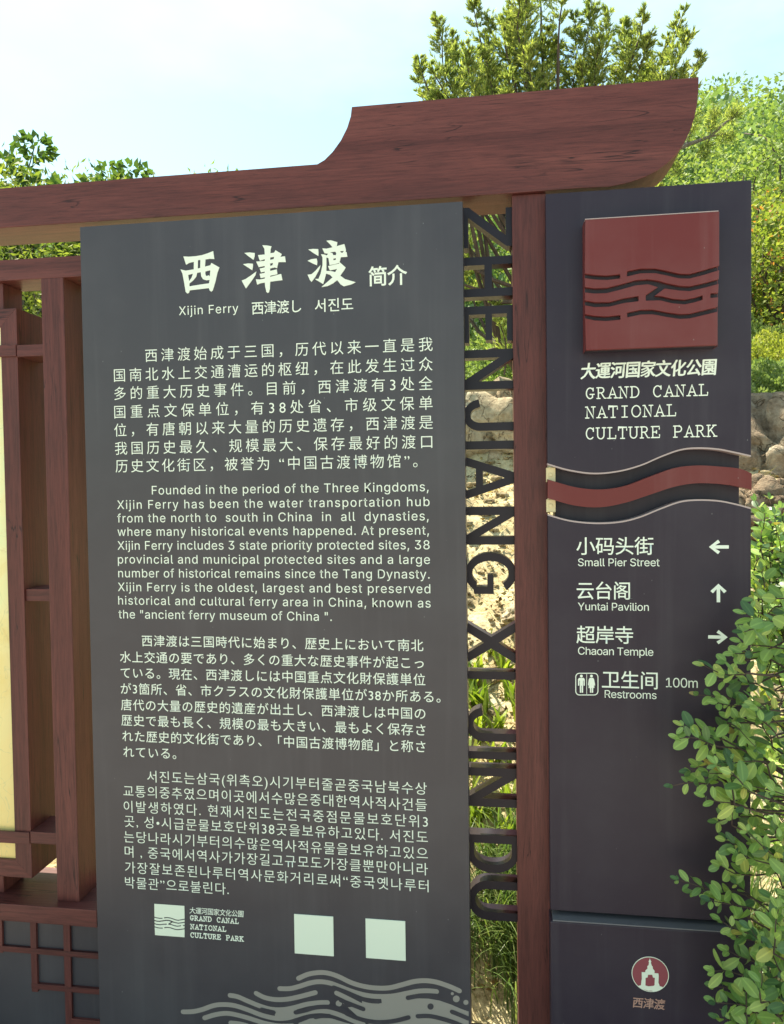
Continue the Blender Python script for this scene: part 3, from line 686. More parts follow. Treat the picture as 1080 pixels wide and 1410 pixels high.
for v0, v1 in ((644, 664), (687, 705)):
    a = PZ(758, v0, YA2); b = PZ(758, v1, YA2)
    br_ = box('bracket', qx0 - 0.002, cxl - 0.0005, 0.0, 0.05, b, a, cream_clip, pyl, bev=0.002)
    m_ = (a + b) / 2
    box('bracket_bolt', qx0 + 0.004, qx0 + 0.012, -0.003, 0.0, m_ - 0.004, m_ + 0.004, cream_clip, br_, bev=0.0015)
YS = -0.041
zb1 = PZ(860, 1275.5, YS)
box('base_box', (PX(759, 1380, YS) + PX(758, 1280, YS)) / 2, qx1 + 0.004, YS, 0.13, 0.0, zb1, pylon_paint, pyl, bev=0.003)
box('base_lit_strip', qx0 + 0.004, qx1 + 0.001, YS + 0.002, 0.12, zb1 - 0.001, zb1 + 0.0025, worn_lit_edge, pyl, bev=0.001)  # added strip: paints in the lit band along the top of the base
box('core_foot', qx0 + 0.02, cxr - 0.01, YA2 + 0.006, 0.105, zb1 + 0.0028, zseam + 0.0036, pylon_paint, pyl, bev=0.0)
# emblem plaque
YQ = -0.066
def eq(p): return P(740 + p[0] / 2.938, 240 + p[1] / 2.938, YQ)
ea0, ea1 = (eq((193, 185))[0] + eq((193, 713))[0]) / 2, (eq((743, 148))[0] + eq((730, 690))[0]) / 2
ez1_, ez0_ = (eq((193, 185))[1] + eq((743, 148))[1]) / 2, (eq((193, 713))[1] + eq((730, 690))[1]) / 2
def esq(p):
    a, b = emblem_uv(p); return ea0 + (ea1 - ea0) * a, ez0_ + (ez1_ - ez0_) * b
plq = box('emblem_plaque', ea0 + 0.001, ea1 - 0.001, YQ + 0.012, YA - 0.0003, ez0_ + 0.001, ez1_ - 0.001, dark_slot, pyl, bev=0)
prism('emblem_top', [esq(p) for p in EA], YQ, YQ + 0.0118, red_paint, plq, bev=0.0008, seg=1)
prism('emblem_bottom', [esq(p) for p in EBp], YQ, YQ + 0.0118, red_paint, plq, bev=0.0008, seg=1)
for nm, a, b, c, d in (('plaque_side', ea0, ea0 + 0.0009, ez0_, ez1_), ('plaque_side', ea1 - 0.0009, ea1, ez0_, ez1_)):
    box(nm, a, b, YQ + 0.0121, YA - 0.0004, c, d, red_paint, plq, bev=0)
box('plaque_lit_edge', ea0 + 0.001, ea1 - 0.001, YQ + 0.001, YA - 0.0004, ez1_ + 0.0003, ez1_ + 0.0025, edge_paint, plq, bev=0.0008)  # pale strip paints in the sunlit bevel along the plaque top
# pylon lettering
YT2 = YA - 0.0006
def pl(body, u0, v0, u1, size, latin=False, off=0.0, Y=YT2, mat=white_print, **kw):
    x0, z = P(u0, v0, Y); x1, _ = P(u1, v0, Y)
    zb = z if latin else z - size * 0.375 / 0.92
    return text(body, x0, x1, zb, size, Y, mat, pyl, latin, off, **kw)
pl('大運河国家文化公園', 799.3, 511.5, 985.0, 0.036, off=0.008, shear=0.08)
pl('大運河国家文化公園', 800.3, 511.1, 986.0, 0.036, off=0.008, shear=0.08, Y=YT2 - 0.00005)
def psl(body, u0, v0, u1, n, h, wt):
    x0, z0 = P(u0, v0, YT2); x1, _ = P(u1, v0, YT2)
    slab(body, x0, z0, (x1 - x0) / n, h, wt, YT2, pyl)
psl('GRAND CANAL', 806.5, 549.5, 975.5, 10.85, 0.0255, 0.0026)
psl('NATIONAL', 806.5, 576.0, 931.5, 7.85, 0.0262, 0.0026)
psl('CULTURE PARK', 806.5, 605.0, 987.5, 11.9, 0.0262, 0.0026)
def c3(a, b): return 770 + a / 4.32, 720 + b / 4.32
for s, a, v, b in (('小码头街', 103, 138, 562), ('云台阁', 105, 402, 440), ('超岸寺', 103, 664, 441), ('卫生间', 255, 931, 587)):
    u0, v0 = c3(a, v); u1, _ = c3(b, v); pl(s, u0, v0, u1, 0.0405, off=0.005)
for s, a, v, b, h in (('Small Pier Street', 113, 257, 598, .0175), ('Yuntai Pavilion', 112, 519, 534, .0175), ('Chaoan Temple', 113, 783, 561, .0178), ('Restrooms', 272, 1040, 580, .0178), ('100m', 636, 977, 825, .0215)):
    u0, v0 = c3(a, v); u1, _ = c3(b, v); pl(s, u0, v0, u1, h, True, off=0.0)
def arrow(pts, shaft):
    k = lambda q: P(*c3(*q), YT2)
    wt = 19 / 4.32 / 587
    h = stroke_pts([k(p) for p in pts], wt, 0); s = stroke_pts([k(p) for p in shaft], wt, 0)
    flats('arrow', [h, s], YT2, white_print, pyl, 0.00003)
arrow([(952,108),(902,143),(952,178)], [(905,143),(1010,143)])
arrow([(908,412),(948,372),(989,412)], [(948,374),(948,472)])
arrow([(943,645),(993,680),(943,714)], [(990,680),(887,678)])
def pk(a, b): return P(*c3(a, b), YT2)
def rrect(x0, y0, x1, y1, r, n=5):
    o = []
    for cx, cy, a0 in ((x1 - r, y0 + r, -90), (x1 - r, y1 - r, 0), (x0 + r, y1 - r, 90), (x0 + r, y0 + r, 180)):
        for k in range(n + 1):
            a = R(a0 + 90 * k / n); o.append((cx + r * math.cos(a), cy + r * math.sin(a)))
    return o
rf_ = curve_shape('restroom_frame', [[pk(*p) for p in rrect(97, 892, 234, 1026, 24)], [pk(*p) for p in rrect(102, 897, 229, 1021, 20)]], YT2 - 0.0001, YT2 + 0.0004, white_print, pyl)
def circ(cx, cy, r): return [pk(cx + r * math.cos(k * math.pi / 7), cy + r * math.sin(k * math.pi / 7)) for k in range(14)]
man = [(120,922),(147,922),(153,930),(153,968),(146,968),(146,938),(143,938),(143,1010),(135,1010),(135,968),(132,968),(132,1010),(124,1010),(124,938),(121,938),(121,968),(113,968),(113,930)]
woman = [(183,922),(203,922),(209,932),(215,966),(208,968),(203,940),(211,982),(203,982),(203,1010),(195,1010),(195,982),(192,982),(192,1010),(184,1010),(184,982),(175,982),(183,940),(179,968),(172,966),(177,932)]
for nm, pp, hx in (('man_figure', man, 133), ('woman_figure', woman, 193)):
    curve_shape(nm, [[pk(*p) for p in pp]], YT2 - 0.0001, YT2 + 0.0004, white_print, rf_)
    curve_shape('figure_head', [circ(hx, 911, 8.5)], YT2 - 0.0001, YT2 + 0.0004, white_print, rf_)
flats('divider', [[pk(*p) for p in ((163,899),(166,899),(166,1020),(163,1020))]], YT2, white_print, rf_)
# round badge on the base
YM = YS - 0.0006
def md(a, b, Y=YM): return P(840 + a / 9.82, 1300 + b / 9.82, Y)
cx_, cz_ = md(545, 408); rr_ = (md(797, 408)[0] - md(293, 408)[0]) / 2
def ring(r, n=36): return [(cx_ + r * math.cos(2 * math.pi * k / n), cz_ + r * math.sin(2 * math.pi * k / n)) for k in range(n)]
bdg = flats('badge', [ring(rr_ * 0.966)], YM, med_red, pyl)
curve_shape('badge_rim', [ring(rr_), ring(rr_ * 0.965)], YM - 0.0004, YM + 0.0004, pale_plate, bdg)
pag = [(540,190),(548,215),(560,232),(554,250),(566,290),(580,305),(580,330),(592,345),(605,362),(602,392),(655,395),(660,425),(656,520),(668,548),(672,565),(715,580),(690,610),(640,635),(600,640),(560,628),(520,628),(440,605),(380,565),(420,556),(425,505),(432,470),(430,378),(480,380),(478,360),(492,345),(508,330),(506,300),(522,285),(530,250),(522,235),(533,215)]
hol = [(515,412),(572,412),(582,450),(608,455),(604,555),(585,565),(520,570),(480,558),(482,455),(510,448)]
curve_shape('badge_pagoda', [[md(*p) for p in pag], [md(*p) for p in hol]], YM - 0.0006, YM, pale_plate, bdg)
text('西津渡', P(871, 1381, YM)[0], P(915.5, 1381, YM)[0], P(893, 1387.5, YM)[1], 0.024, YM, copper_print, pyl, off=0.016, shear=0.1)

# ================================================================== VEGETATION HELPERS
import numpy as np
rng = np.random.default_rng(11)
def quads_mesh(name, V, nper=4):
    """V: (n, 4, 3) corners of separate little faces"""
    n = V.shape[0]; me = bpy.data.meshes.new(name)
    me.vertices.add(n * 4); me.vertices.foreach_set('co', V.reshape(-1).astype('f4'))
    me.loops.add(n * 4); me.loops.foreach_set('vertex_index', np.arange(n * 4, dtype='i4'))
    me.polygons.add(n); me.polygons.foreach_set('loop_start', np.arange(0, n * 4, 4, dtype='i4'))
    try: me.polygons.foreach_set('loop_total', np.full(n, 4, dtype='i4'))
    except Exception: pass
    me.update(calc_edges=True); return me
def unit(a): return a / np.maximum(np.linalg.norm(a, axis=-1, keepdims=True), 1e-9)
def leaves(base, d, ln, wd, droop=0.15):
    """pointed leaf faces from base points, growing along d"""
    n = len(base); d = unit(d); r = unit(rng.normal(size=(n, 3))); s = unit(np.cross(d, r)); up = np.cross(s, d)
    ln = np.broadcast_to(np.asarray(ln, float).reshape(-1, 1), (n, 1)); wd = np.broadcast_to(np.asarray(wd, float).reshape(-1, 1), (n, 1))
    mid = base + d * ln * 0.45 + up * ln * droop
    tip = base + d * ln
    return np.stack([base, mid + s * wd / 2, tip, mid - s * wd / 2], axis=1)
def tube(bm, pts, r0, r1, seg=6):
    rings = []
    n = len(pts)
    for i, p in enumerate(pts):
        p = Vector(p); t = (Vector(pts[min(i + 1, n - 1)]) - Vector(pts[max(i - 1, 0)])).normalized()
        a = t.orthogonal().normalized() if abs(t.z) > 0.95 else t.cross(Vector((0, 0, 1))).normalized()
        b = t.cross(a); r = r0 + (r1 - r0) * i / (n - 1)
        rings.append([bm.verts.new(p + (a * math.cos(2 * math.pi * k / seg) + b * math.sin(2 * math.pi * k / seg)) * r) for k in range(seg)])
    for i in range(n - 1):
        for k in range(seg):
            bm.faces.new((rings[i][k], rings[i][(k + 1) % seg], rings[i + 1][(k + 1) % seg], rings[i + 1][k]))
    bm.faces.new(rings[-1]); bm.faces.new(rings[0][::-1])
def bend(a, b, n=6, amp=0.08):
    a, b = Vector(a), Vector(b); L_ = (b - a).length; o = Vector(rng.normal(size=3)) * amp * L_; o2 = Vector(rng.normal(size=3)) * amp * 0.4 * L_
    return [a.lerp(b, k / n) + o * math.sin(math.pi * k / n) + o2 * math.sin(2 * math.pi * k / n) for k in range(n + 1)]
def broadleaf(h, r, clumps, per, ll, lw, mat, bmat, low=0.3, spread=0.2, trunk_r=0.09, dens_shell=True):
    """returns trunk mesh, crown mesh, both with the foot of the trunk at the origin"""
    bm = bmesh.new(); top = Vector((rng.normal() * .05 * h, rng.normal() * .05 * h, h * 0.72))
    tp = bend((0, 0, -0.3), top, 8, 0.04); tube(bm, tp, trunk_r, trunk_r * 0.35, 8)
    C = []
    for i in range(clumps):
        u = unit(rng.normal(size=3)); rad = rng.uniform(0.55, 1.0) ** 0.5
        c = np.array([u[0] * r * rad, u[1] * r * rad, h * (low + 1) / 2 + u[2] * h * (1 - low) / 2 * rad])
        c[:2] *= 1.0 + 0.25 * math.sin(i * 2.4)
        if c[2] < h * low: c[2] = h * low + rng.uniform(0, .2) * h
        C.append(c)
        if i % 2 == 0:
            k = min(8, max(2, int(8 * (c[2] / h) * 0.75)))
            tube(bm, bend(tp[k], c, 5, 0.10), trunk_r * 0.32, 0.006 + trunk_r * 0.05, 5)
    t_me = bpy.data.meshes.new('trunk'); bm.to_mesh(t_me); bm.free()
    for p in t_me.polygons: p.use_smooth = True
    t_me.materials.append(bmat)
    B = []; D = []
    for c in C:
        cr_ = spread * r * rng.uniform(0.7, 1.5)
        q = unit(rng.normal(size=(per, 3))) * (rng.uniform(0.2, 1, size=(per, 1)) ** 0.4) * cr_ * np.array([1.25, 1.25, 0.75])
        B.append(c + q); D.append(unit(q) + rng.normal(size=(per, 3)) * 0.6 + np.array([0, 0, -0.1]))
    B = np.concatenate(B); D = np.concatenate(D); n = len(B)
    V = leaves(B, D, ll * rng.uniform(.6, 1.25, n), lw * rng.uniform(.7, 1.2, n))
    c_me = quads_mesh('crown', V); c_me.materials.append(mat)
    return t_me, c_me
def to_top(me, u, v, Y):
    h_ = max(q.co.z for q in me.vertices); x_, z_ = P(u, v, Y); return (z_ - hgt(x_, Y)) / h_
def plant_tree(name, label, cat, x, y, meshes, rz=0, sc=1, group=None, z=None, zs=1.0):
    t = thing(name, label, cat, (x, y, hgt(x, y) if z is None else z), group)
    t.rotation_euler.z = rz; t.scale = (sc, sc, sc * zs)
    for nm, me in zip(('trunk', 'crown'), meshes):
        o = bpy.data.objects.new(nm, me); COL.objects.link(o); o.parent = t
    return t

lm_hill = leaf_mat('hill_leaves', (0.16, 0.22, 0.07), (0.24, 0.30, 0.10), (0.32, 0.36, 0.15), 0.35, sc=0.8)  # hill greens paled: distance haze is put into the leaf colour
lm_hill2 = leaf_mat('blue_green_leaves', (0.13, 0.21, 0.09), (0.20, 0.28, 0.13), (0.26, 0.33, 0.18), 0.3, sc=0.8)  # paled the same way, with the haze in the colour
lm_yel = leaf_mat('yellow_green_leaves', (0.15, 0.20, 0.045), (0.22, 0.26, 0.065), (0.32, 0.32, 0.09), 0.4, sc=2, acc=((0.55, 0.19, 0.07), 5.5, 0.60))
lm_broad = leaf_mat('heart_leaves', (0.05, 0.09, 0.03), (0.085, 0.14, 0.04), (0.13, 0.18, 0.06), 0.35)
lm_bam = leaf_mat('pale_yellow_leaves', (0.15, 0.19, 0.04), (0.22, 0.25, 0.06), (0.27, 0.28, 0.09), 0.4)
lm_con = leaf_mat('needle_leaves', (0.13, 0.17, 0.06), (0.25, 0.28, 0.10), (0.42, 0.42, 0.17), 0.5, sc=1.8)
lm_hedge = leaf_mat('hedge_leaves', (0.20, 0.26, 0.10), (0.28, 0.34, 0.14), (0.36, 0.40, 0.19), 0.3, sc=1.2)
lm_hedge_y = leaf_mat('yellow_hedge_leaves', (0.24, 0.27, 0.06), (0.34, 0.34, 0.08), (0.40, 0.39, 0.11), 0.35, sc=1.2)
lm_privet = leaf_mat('privet_leaves', (0.15, 0.21, 0.065), (0.21, 0.28, 0.09), (0.30, 0.36, 0.12), 0.25, rough=0.36, spec=0.45, sc=5, rib=True, stops=[(0.0, (0.07, 0.13, 0.065)), (0.18, (0.12, 0.21, 0.075)), (0.34, (0.23, 0.35, 0.10)), (0.6, (0.30, 0.42, 0.12)), (0.85, (0.37, 0.48, 0.15)), (0.95, (0.45, 0.48, 0.13)), (1.0, (0.42, 0.30, 0.10))])

# ------------------------------------------------------------------ wooded hill
kinds = [broadleaf(5.2, 2.3, 46, 150, 0.20, 0.11, lm_hill, bark_light, 0.15, 0.30), broadleaf(5.8, 2.5, 50, 150, 0.20, 0.11, lm_hill2, bark_light, 0.15, 0.28), broadleaf(4.6, 2.2, 44, 140, 0.18, 0.10, lm_hill, bark_light, 0.1, 0.3)]
HL = ('light green tree on the wooded hillside far behind the boards', 'blue-green tree on the wooded hillside far behind the boards', 'low rounded green tree on the wooded hillside far behind the boards')
i = 0
for y0, step in ((15.5, 3.3), (19, 3.6), (23, 3.9), (28, 4.4), (34, 5.0), (41, 5.6)):
    x = -(y0 + 1.8) * 0.95
    while x < (y0 + 1.8) * 0.62:
        k = int(rng.integers(0, 3)); yy = y0 + rng.uniform(-1.3, 1.3); xx = x + rng.uniform(-.8, .8)
        plant_tree('hill_tree', HL[k], 'tree', xx, yy, kinds[k], rng.uniform(0, 6.28), rng.uniform(.78, 1.15) * (1.0 + (y0 - 15) * 0.006), 'trees covering the hillside, ' + ('light green', 'blue-green', 'low rounded')[k], z=hgt(xx, yy) - 0.3)
        x += step * rng.uniform(.85, 1.15); i += 1

# yellow and orange-tipped trees seen to the right of the pylon
k_y = broadleaf(3.0, 1.25, 60, 150, 0.075, 0.05, lm_yel, bark, 0.22, 0.26, 0.07)
a = at(1085, 420, 8.2)
plant_tree('yellow_tree', 'yellow-green tree with orange tips and dark twisted branches right of the pylon', 'tree', a.x, a.y, k_y, 0.6, to_top(k_y[1], 1070, 258, 8.2))
a = at(1010, 420, 9.6)
plant_tree('yellow_tree', 'yellow-green tree with few orange tips, half hidden behind the pylon top', 'tree', a.x, a.y, k_y, 2.6, to_top(k_y[1], 1010, 262, 9.6))
a = at(1190, 400, 8.8)
plant_tree('yellow_tree', 'yellow-green tree beyond the right edge of the pylon, outermost of three', 'tree', a.x, a.y, k_y, 4.4, to_top(k_y[1], 1190, 250, 8.8))
a = at(990, 200, 11.0)
k_m = broadleaf(5.6, 1.9, 60, 170, 0.11, 0.055, lm_hill, bark, 0.25, 0.26, 0.08)
plant_tree('leafy_tree', 'light green tree behind the curved beam end', 'tree', a.x, a.y, k_m, 0.3, to_top(k_m[1], 990, 150, 11.0))
a = at(1120, 200, 13.0)
plant_tree('leafy_tree', 'light green tree rising behind the yellow trees at far right', 'tree', a.x, a.y, k_m, 2.3, to_top(k_m[1], 1100, 205, 13.0))
# trees over the left end of the lintel
k_h = broadleaf(4.1, 1.05, 34, 90, 0.125, 0.10, lm_broad, bark, 0.35, 0.26, 0.05)
a = at(78, 220, 7.6); plant_tree('broadleaf_tree', 'tree with large dark heart-shaped leaves poking above the left end of the beam', 'tree', a.x - .1, a.y, k_h, 0.5, to_top(k_h[1], 90, 184, 7.6))
k_s = broadleaf(3.5, 0.34, 9, 60, 0.11, 0.085, lm_broad, bark, 0.7, 0.5, 0.03)
a = at(149, 240, 7.6); plant_tree('small_sapling', 'small leafy treetop on its own just right of the heart-leaved tree above the beam', 'tree', a.x, a.y, k_s, 0.5, to_top(k_s[1], 149, 208, 7.6))
k_b = broadleaf(3.3, 1.7, 60, 200, 0.10, 0.028, lm_bam, bark_light, 0.1, 0.26, 0.05)
a = at(30, 260, 6.6); plant_tree('pale_bush', 'pale yellow-green bush with narrow leaves behind the left end of the beam', 'bush', a.x, a.y, k_b, 0, to_top(k_b[1], 50, 212, 6.6))
a = at(-150, 260, 7.0); plant_tree('pale_bush', 'pale yellow-green bush with narrow leaves outside the left end of the beam', 'bush', a.x, a.y, k_b, 2, to_top(k_b[1], -150, 230, 7.0))
a = at(140, 300, 7.2); plant_tree('pale_bush', 'pale narrow-leaved bush hidden behind the information board top', 'bush', a.x, a.y, k_b, 4, to_top(k_b[1], 140, 256, 7.2))

# ------------------------------------------------------------------ needle-leaved tree behind the beam
def needle_tree():
    base = Vector((PX(745, 200, 4.7), 4.7, 0)); base.z = hgt(base.x, 4.7) - 0.05
    root = thing('needle_tree', 'bushy upright needle-leaved evergreen rising behind the curved beam', 'tree', base)
    bm = bmesh.new(); B, D, LN, SH = [], [], [], []
    fork = [base + Vector((dx, dy, dz)) for dx, dy, dz in ((-.35, .0, .55), (.0, .1, .7), (.35, -.05, .6), (.1, -.1, .9))]
    for f in fork: tube(bm, bend(base + Vector((0, 0, -0.1)), f, 5, .06), .06, .04, 7)
    tips = [(600, 22, 3.9), (622, 48, 4.2), (577, 82, 3.8), (652, 6, 4.1), (676, 28, 4.0), (640, 60, 3.7), (668, 75, 3.8), (612, 95, 3.6), (716, -40, 4.0), (745, -70, 4.2), (775, -50, 3.8),
            (700, 40, 4.0), (728, 60, 3.7), (760, 40, 4.3), (790, 20, 4.0), (815, 0, 4.0), (838, 14, 4.2), (828, 45, 3.8), (860, 30, 4.1), (885, 18, 4.0), (898, 50, 3.8), (872, 60, 4.3), (920, 50, 4.2), (944, 12, 4.0), (950, 45, 3.8), (966, 72, 3.9),
            (590, 110, 4.1), (640, 110, 4.2), (700, 100, 3.6), (745, 95, 3.8), (800, 90, 3.7), (850, 100, 3.9), (905, 100, 4.0), (940, 95, 3.9), (573, 102, 4.0)]
    plumes = [(at(u, v, Y + 0.7 + rng.uniform(-.25, .25)), rng.uniform(.55, .85)) for u, v, Y in tips]
    for k in range(16):
        plumes.append((at(rng.uniform(575, 955), rng.uniform(60, 130), 4.7 + rng.uniform(-.5, .6)), rng.uniform(.4, .6)))
    for k in range(8):
        plumes.append((at(rng.uniform(690, 775), rng.uniform(-25, 110), 4.7 + rng.uniform(-.5, .5)), rng.uniform(.45, .65)))
    for k in range(46):   # body of the crown, lower down
        uu = rng.uniform(575, 960); vv = rng.uniform(140, 440)
        plumes.append((at(uu, vv, rng.uniform(4.2, 5.5)), rng.uniform(.45, .75)))
    for tip, L_ in plumes:
        f = min(fork, key=lambda q: (q - tip).length + rng.uniform(0, .4))
        lean = Vector((tip.x - base.x, tip.y - base.y, 0)) * 0.25
        foot = tip - Vector((0, 0, L_)) - lean * 0.8
        mid = f.lerp(foot, .55) + Vector((0, 0, -.05))
        if foot.z > f.z - 0.1: tube(bm, [f, mid, foot], .022, .012, 5)
        axis = bend(foot, tip, 8, .05); tube(bm, axis, .011, .003, 4)
        n = int(L_ * 75)
        for j in range(n):
            t = rng.uniform(0.02, 1) ** 0.9; q = axis[min(7, int(t * 8))].lerp(axis[min(8, int(t * 8) + 1)], (t * 8) % 1)
            ang = rng.uniform(0, 6.28); rad = (0.18 * (1 - t) ** .7 + 0.025) * rng.uniform(.4, 1.1)
            e = q + Vector((math.cos(ang) * rad, math.sin(ang) * rad, rad * rng.uniform(.3, 1.1)))
            m = 30; s = rng.uniform(0.1, 1, size=(m, 1)); a0, b0 = np.array(q), np.array(e)
            pts = a0 + (b0 - a0) * s; dd = unit(np.array([b0 - a0]) + 1e-6) + unit(rng.normal(size=(m, 3))) * 0.75 + np.array([0, 0, .35])
            B.append(pts); D.append(dd)
    B = np.concatenate(B); D = np.concatenate(D); n = len(B)
    V = leaves(B, D, rng.uniform(.028, .055, n), rng.uniform(.007, .012, n), 0.05)
    rel(bm_obj('trunk', bm, bark), root)
    me = quads_mesh('crown', V); o = link('crown', me, lm_con); rel(o, root)
needle_tree()
# drooping pine branch tip at the right of the beam
def pine_branch():
    root = thing('pine_sapling', 'thin sparse pine with one long branch reaching up beside the beam end', 'tree', Vector((PX(905, 330, 6.0), 6.0, hgt(PX(905, 330, 6.0), 6.0) - .05)))
    bm = bmesh.new(); p = [root.location.copy(), at(900, 330, 6.0), at(915, 215, 6.0), at(945, 200, 6.0), at(978, 188, 6.0), at(1000, 168, 6.0), at(1013, 158, 6.0)]
    tube(bm, p, .035, .006, 6)
    side = [(p[3], at(960, 160, 6.1)), (p[4], at(985, 150, 5.9)), (p[3], at(930, 165, 6.0)), (p[4], at(1010, 190, 6.1)), (p[2], at(935, 240, 6.0)), (p[5], at(1018, 150, 6.0)), (p[4], at(968, 215, 6.0))]
    B, D = [], []
    for a, b in side:
        ax = bend(a, b, 5, .08); tube(bm, ax, .01, .003, 4)
        for j in range(26):
            t = rng.uniform(.2, 1); q = np.array(a.lerp(b, t)); m = 10
            B.append(q + rng.normal(size=(m, 3)) * .03); D.append(rng.normal(size=(m, 3)) + np.array(b - a) * 2 + np.array([0, 0, .5]))
    B = np.concatenate(B); D = np.concatenate(D)
    rel(bm_obj('trunk', bm, bark_light), root)
    o = link('crown', quads_mesh('crown', leaves(B, D, rng.uniform(.06, .10, len(B)), .008, .05)), lm_con); rel(o, root)
pine_branch()

# ------------------------------------------------------------------ rocks
def rock(name, label, c, sx, sy, sz, seed, rz=0.0, mat=None):
    bm = bmesh.new(); bmesh.ops.create_icosphere(bm, subdivisions=5, radius=1)
    off = Vector((seed * 13.1, seed * 7.7, seed * 3.3))
    for v in bm.verts:
        p = v.co.copy()
        n1 = noise.noise(p * 0.9 + off); n2 = noise.noise(p * 2.3 + off); n3 = noise.noise(p * 6 + off); n4 = noise.noise(p * 15 + off)
        cell = noise.voronoi(p * 1.6 + off)[0]
        r_ = 1 + 0.35 * n1 + 0.16 * n2 + 0.055 * n3 + 0.025 * n4 - 0.22 * max(0, 0.12 - abs(cell[1] - cell[0])) / 0.12
        q = p * r_
        q.z = math.copysign(abs(q.z) ** 1.25, q.z) if abs(q.z) < 1 else q.z
        q = Vector((q.x * sx, q.y * sy, q.z * sz))
        v.co = Matrix.Rotation(rz, 3, 'Z') @ q
    o = bm_obj(name, bm, mat or (brown_rock_mat if seed <= 4 else rock_mat), None, True); o.location = c
    tag(o, label, 'rock'); return o
rock('rock', 'largest pale brown boulder right of the pylon, beside the red band', at(1078, 648, 3.0) + Vector((.08, .25, -.05)), 0.62, .45, .50, 1, 0.3)
rock('rock', 'flat pale slab of rock on top of the boulders, under the hedge', at(1062, 590, 3.7) + Vector((.1, .2, -.03)), 0.8, .45, .24, 2, -0.2)
rock('rock', 'low white-topped rock just behind the right end of the red band', at(1056, 690, 2.1) + Vector((0, .12, -.06)), .27, .2, .17, 3, .5)
rock('rock', 'brown rock beyond the right edge of the pylon, below the pale slab', at(1130, 700, 2.6) + Vector((0, .1, -.1)), .35, .3, .25, 4, 1.1)
rock('rock', 'big sandy rock seen through the letters N and J', at(690, 555, 3.1) + Vector((.10, .32, -.22)), .62, .40, .50, 5, .2)
rock('rock', 'sandy rock left of a dark crack, seen through the hook of the J', at(636, 560, 3.0) + Vector((-.22, .25, -.2)), .33, .32, .42, 6, -.3)
rock('rock', 'half buried sandy rock low on the bank behind the lower letters', at(706, 842, 1.55) + Vector((.06, .08, -.03)), .11, .10, .075, 7, .4)
# ------------------------------------------------------------------ hedges
def mound(name, label, cx, cy, rx, ry, h, n, mat, ll=.045, lw=.028):
    root = thing(name, label, 'hedge', (cx, cy, hgt(cx, cy) - .05))
    u = unit(rng.normal(size=(n, 3))); u[:, 2] = np.abs(u[:, 2])
    rr = (rng.uniform(.0, 1, size=(n, 1)) ** .18)
    lump = 1 + 0.10 * np.sin(u[:, :1] * 9 + cx * 3) * np.cos(u[:, 1:2] * 8) + .06 * np.sin(u[:, 2:] * 17 + u[:, :1] * 14)
    p = u * rr * lump * np.array([rx, ry, h])
    V = leaves(p, u + rng.normal(size=(n, 3)) * .7 + np.array([0, 0, .3]), ll * rng.uniform(.6, 1.3, n), lw, .1)
    o = link('foliage', quads_mesh('foliage', V), mat, root)
    bm = bmesh.new()
    for k in range(14):
        a = rng.uniform(0, 6.28); tube(bm, bend((0, 0, -.05), (math.cos(a) * rx * .7, math.sin(a) * ry * .7, h * rng.uniform(.4, .85)), 5, .1), .018, .004, 5)
    me = bpy.data.meshes.new('branches'); bm.to_mesh(me); bm.free(); link('branches', me, bark, root)
a = at(1062, 540, 5.0); mound('hedge', 'pale green rounded hedge above the rocks right of the pylon', a.x, 5.0, .75, .55, a.z - hgt(a.x, 5.0) + .28, 26000, lm_hedge, .035, .02)
a = at(1080, 488, 6.3); mound('hedge', 'bright yellow-topped clipped hedge behind the pale green one', a.x, 6.3, 1.1, .6, a.z - hgt(a.x, 6.3) + .22, 22000, lm_hedge_y, .04, .022)
a = at(1050, 455, 7.6); mound('hedge', 'grey-green bush at the foot of the yellow tree', a.x, 7.6, 1.1, .6, a.z - hgt(a.x, 7.6) + .14, 16000, lm_hedge, .05, .028)
a = at(690, 470, 7.5); mound('hedge', 'green bush behind the rocks seen through the letter E', a.x + .35, 7.5, .8, .7, 1.35, 16000, lm_hedge, .05, .03)
a = at(600, 470, 9.0); mound('hedge', 'low green bush behind the information board', a.x - .6, 9.0, 1.6, .8, 1.3, 12000, lm_hedge, .07, .04)
a = at(660, 480, 12.0); mound('hedge', 'low pale hedge around the lamp post foot', a.x + .3, 12.0, 2.2, .8, 1.6, 16000, lm_hedge, .08, .05)

# ------------------------------------------------------------------ lamp post
lx = PX(655.5, 450, 13.0); lzt = PZ(655.5, 436, 13.0)
lg = hgt(lx, 13.0)
lamp = thing('lamp_post', 'small garden lamp post with glass lantern seen through the letter E', 'lamp post', (lx, 13.0, lg))
dark_metal = paint('lamp_metal', (0.03, 0.03, 0.035), .4, .5, scratch=False, bmp=0)
gm, gt, gb = new_mat('lantern_glass'); gb.inputs['Base Color'].default_value = (.85, .88, .85, 1); gb.inputs['Roughness'].default_value = .25; gb.inputs['Transmission Weight'].default_value = .5
def lathe(name, prof_, mat, parent, loc, seg=16):
    bm = bmesh.new(); rings = [[bm.verts.new((r_ * math.cos(2 * math.pi * k / seg), r_ * math.sin(2 * math.pi * k / seg), z)) for k in range(seg)] for r_, z in prof_]
    for i in range(len(rings) - 1):
        for k in range(seg): bm.faces.new((rings[i][k], rings[i][(k + 1) % seg], rings[i + 1][(k + 1) % seg], rings[i + 1][k]))
    me = bpy.data.meshes.new(name); bm.to_mesh(me); bm.free()
    for p in me.polygons: p.use_smooth = True
    o = link(name, me, mat, parent); o.location = loc; return o
H_ = lzt - lg
lathe('pole', [(.06, -.1), (.06, .25), (.035, .3), (.03, H_ - .42), (.05, H_ - .40), (.035, H_ - .36), (.03, H_ - .28), (.09, H_ - .26), (.09, H_ - .24)], dark_metal, lamp, (0, 0, 0))
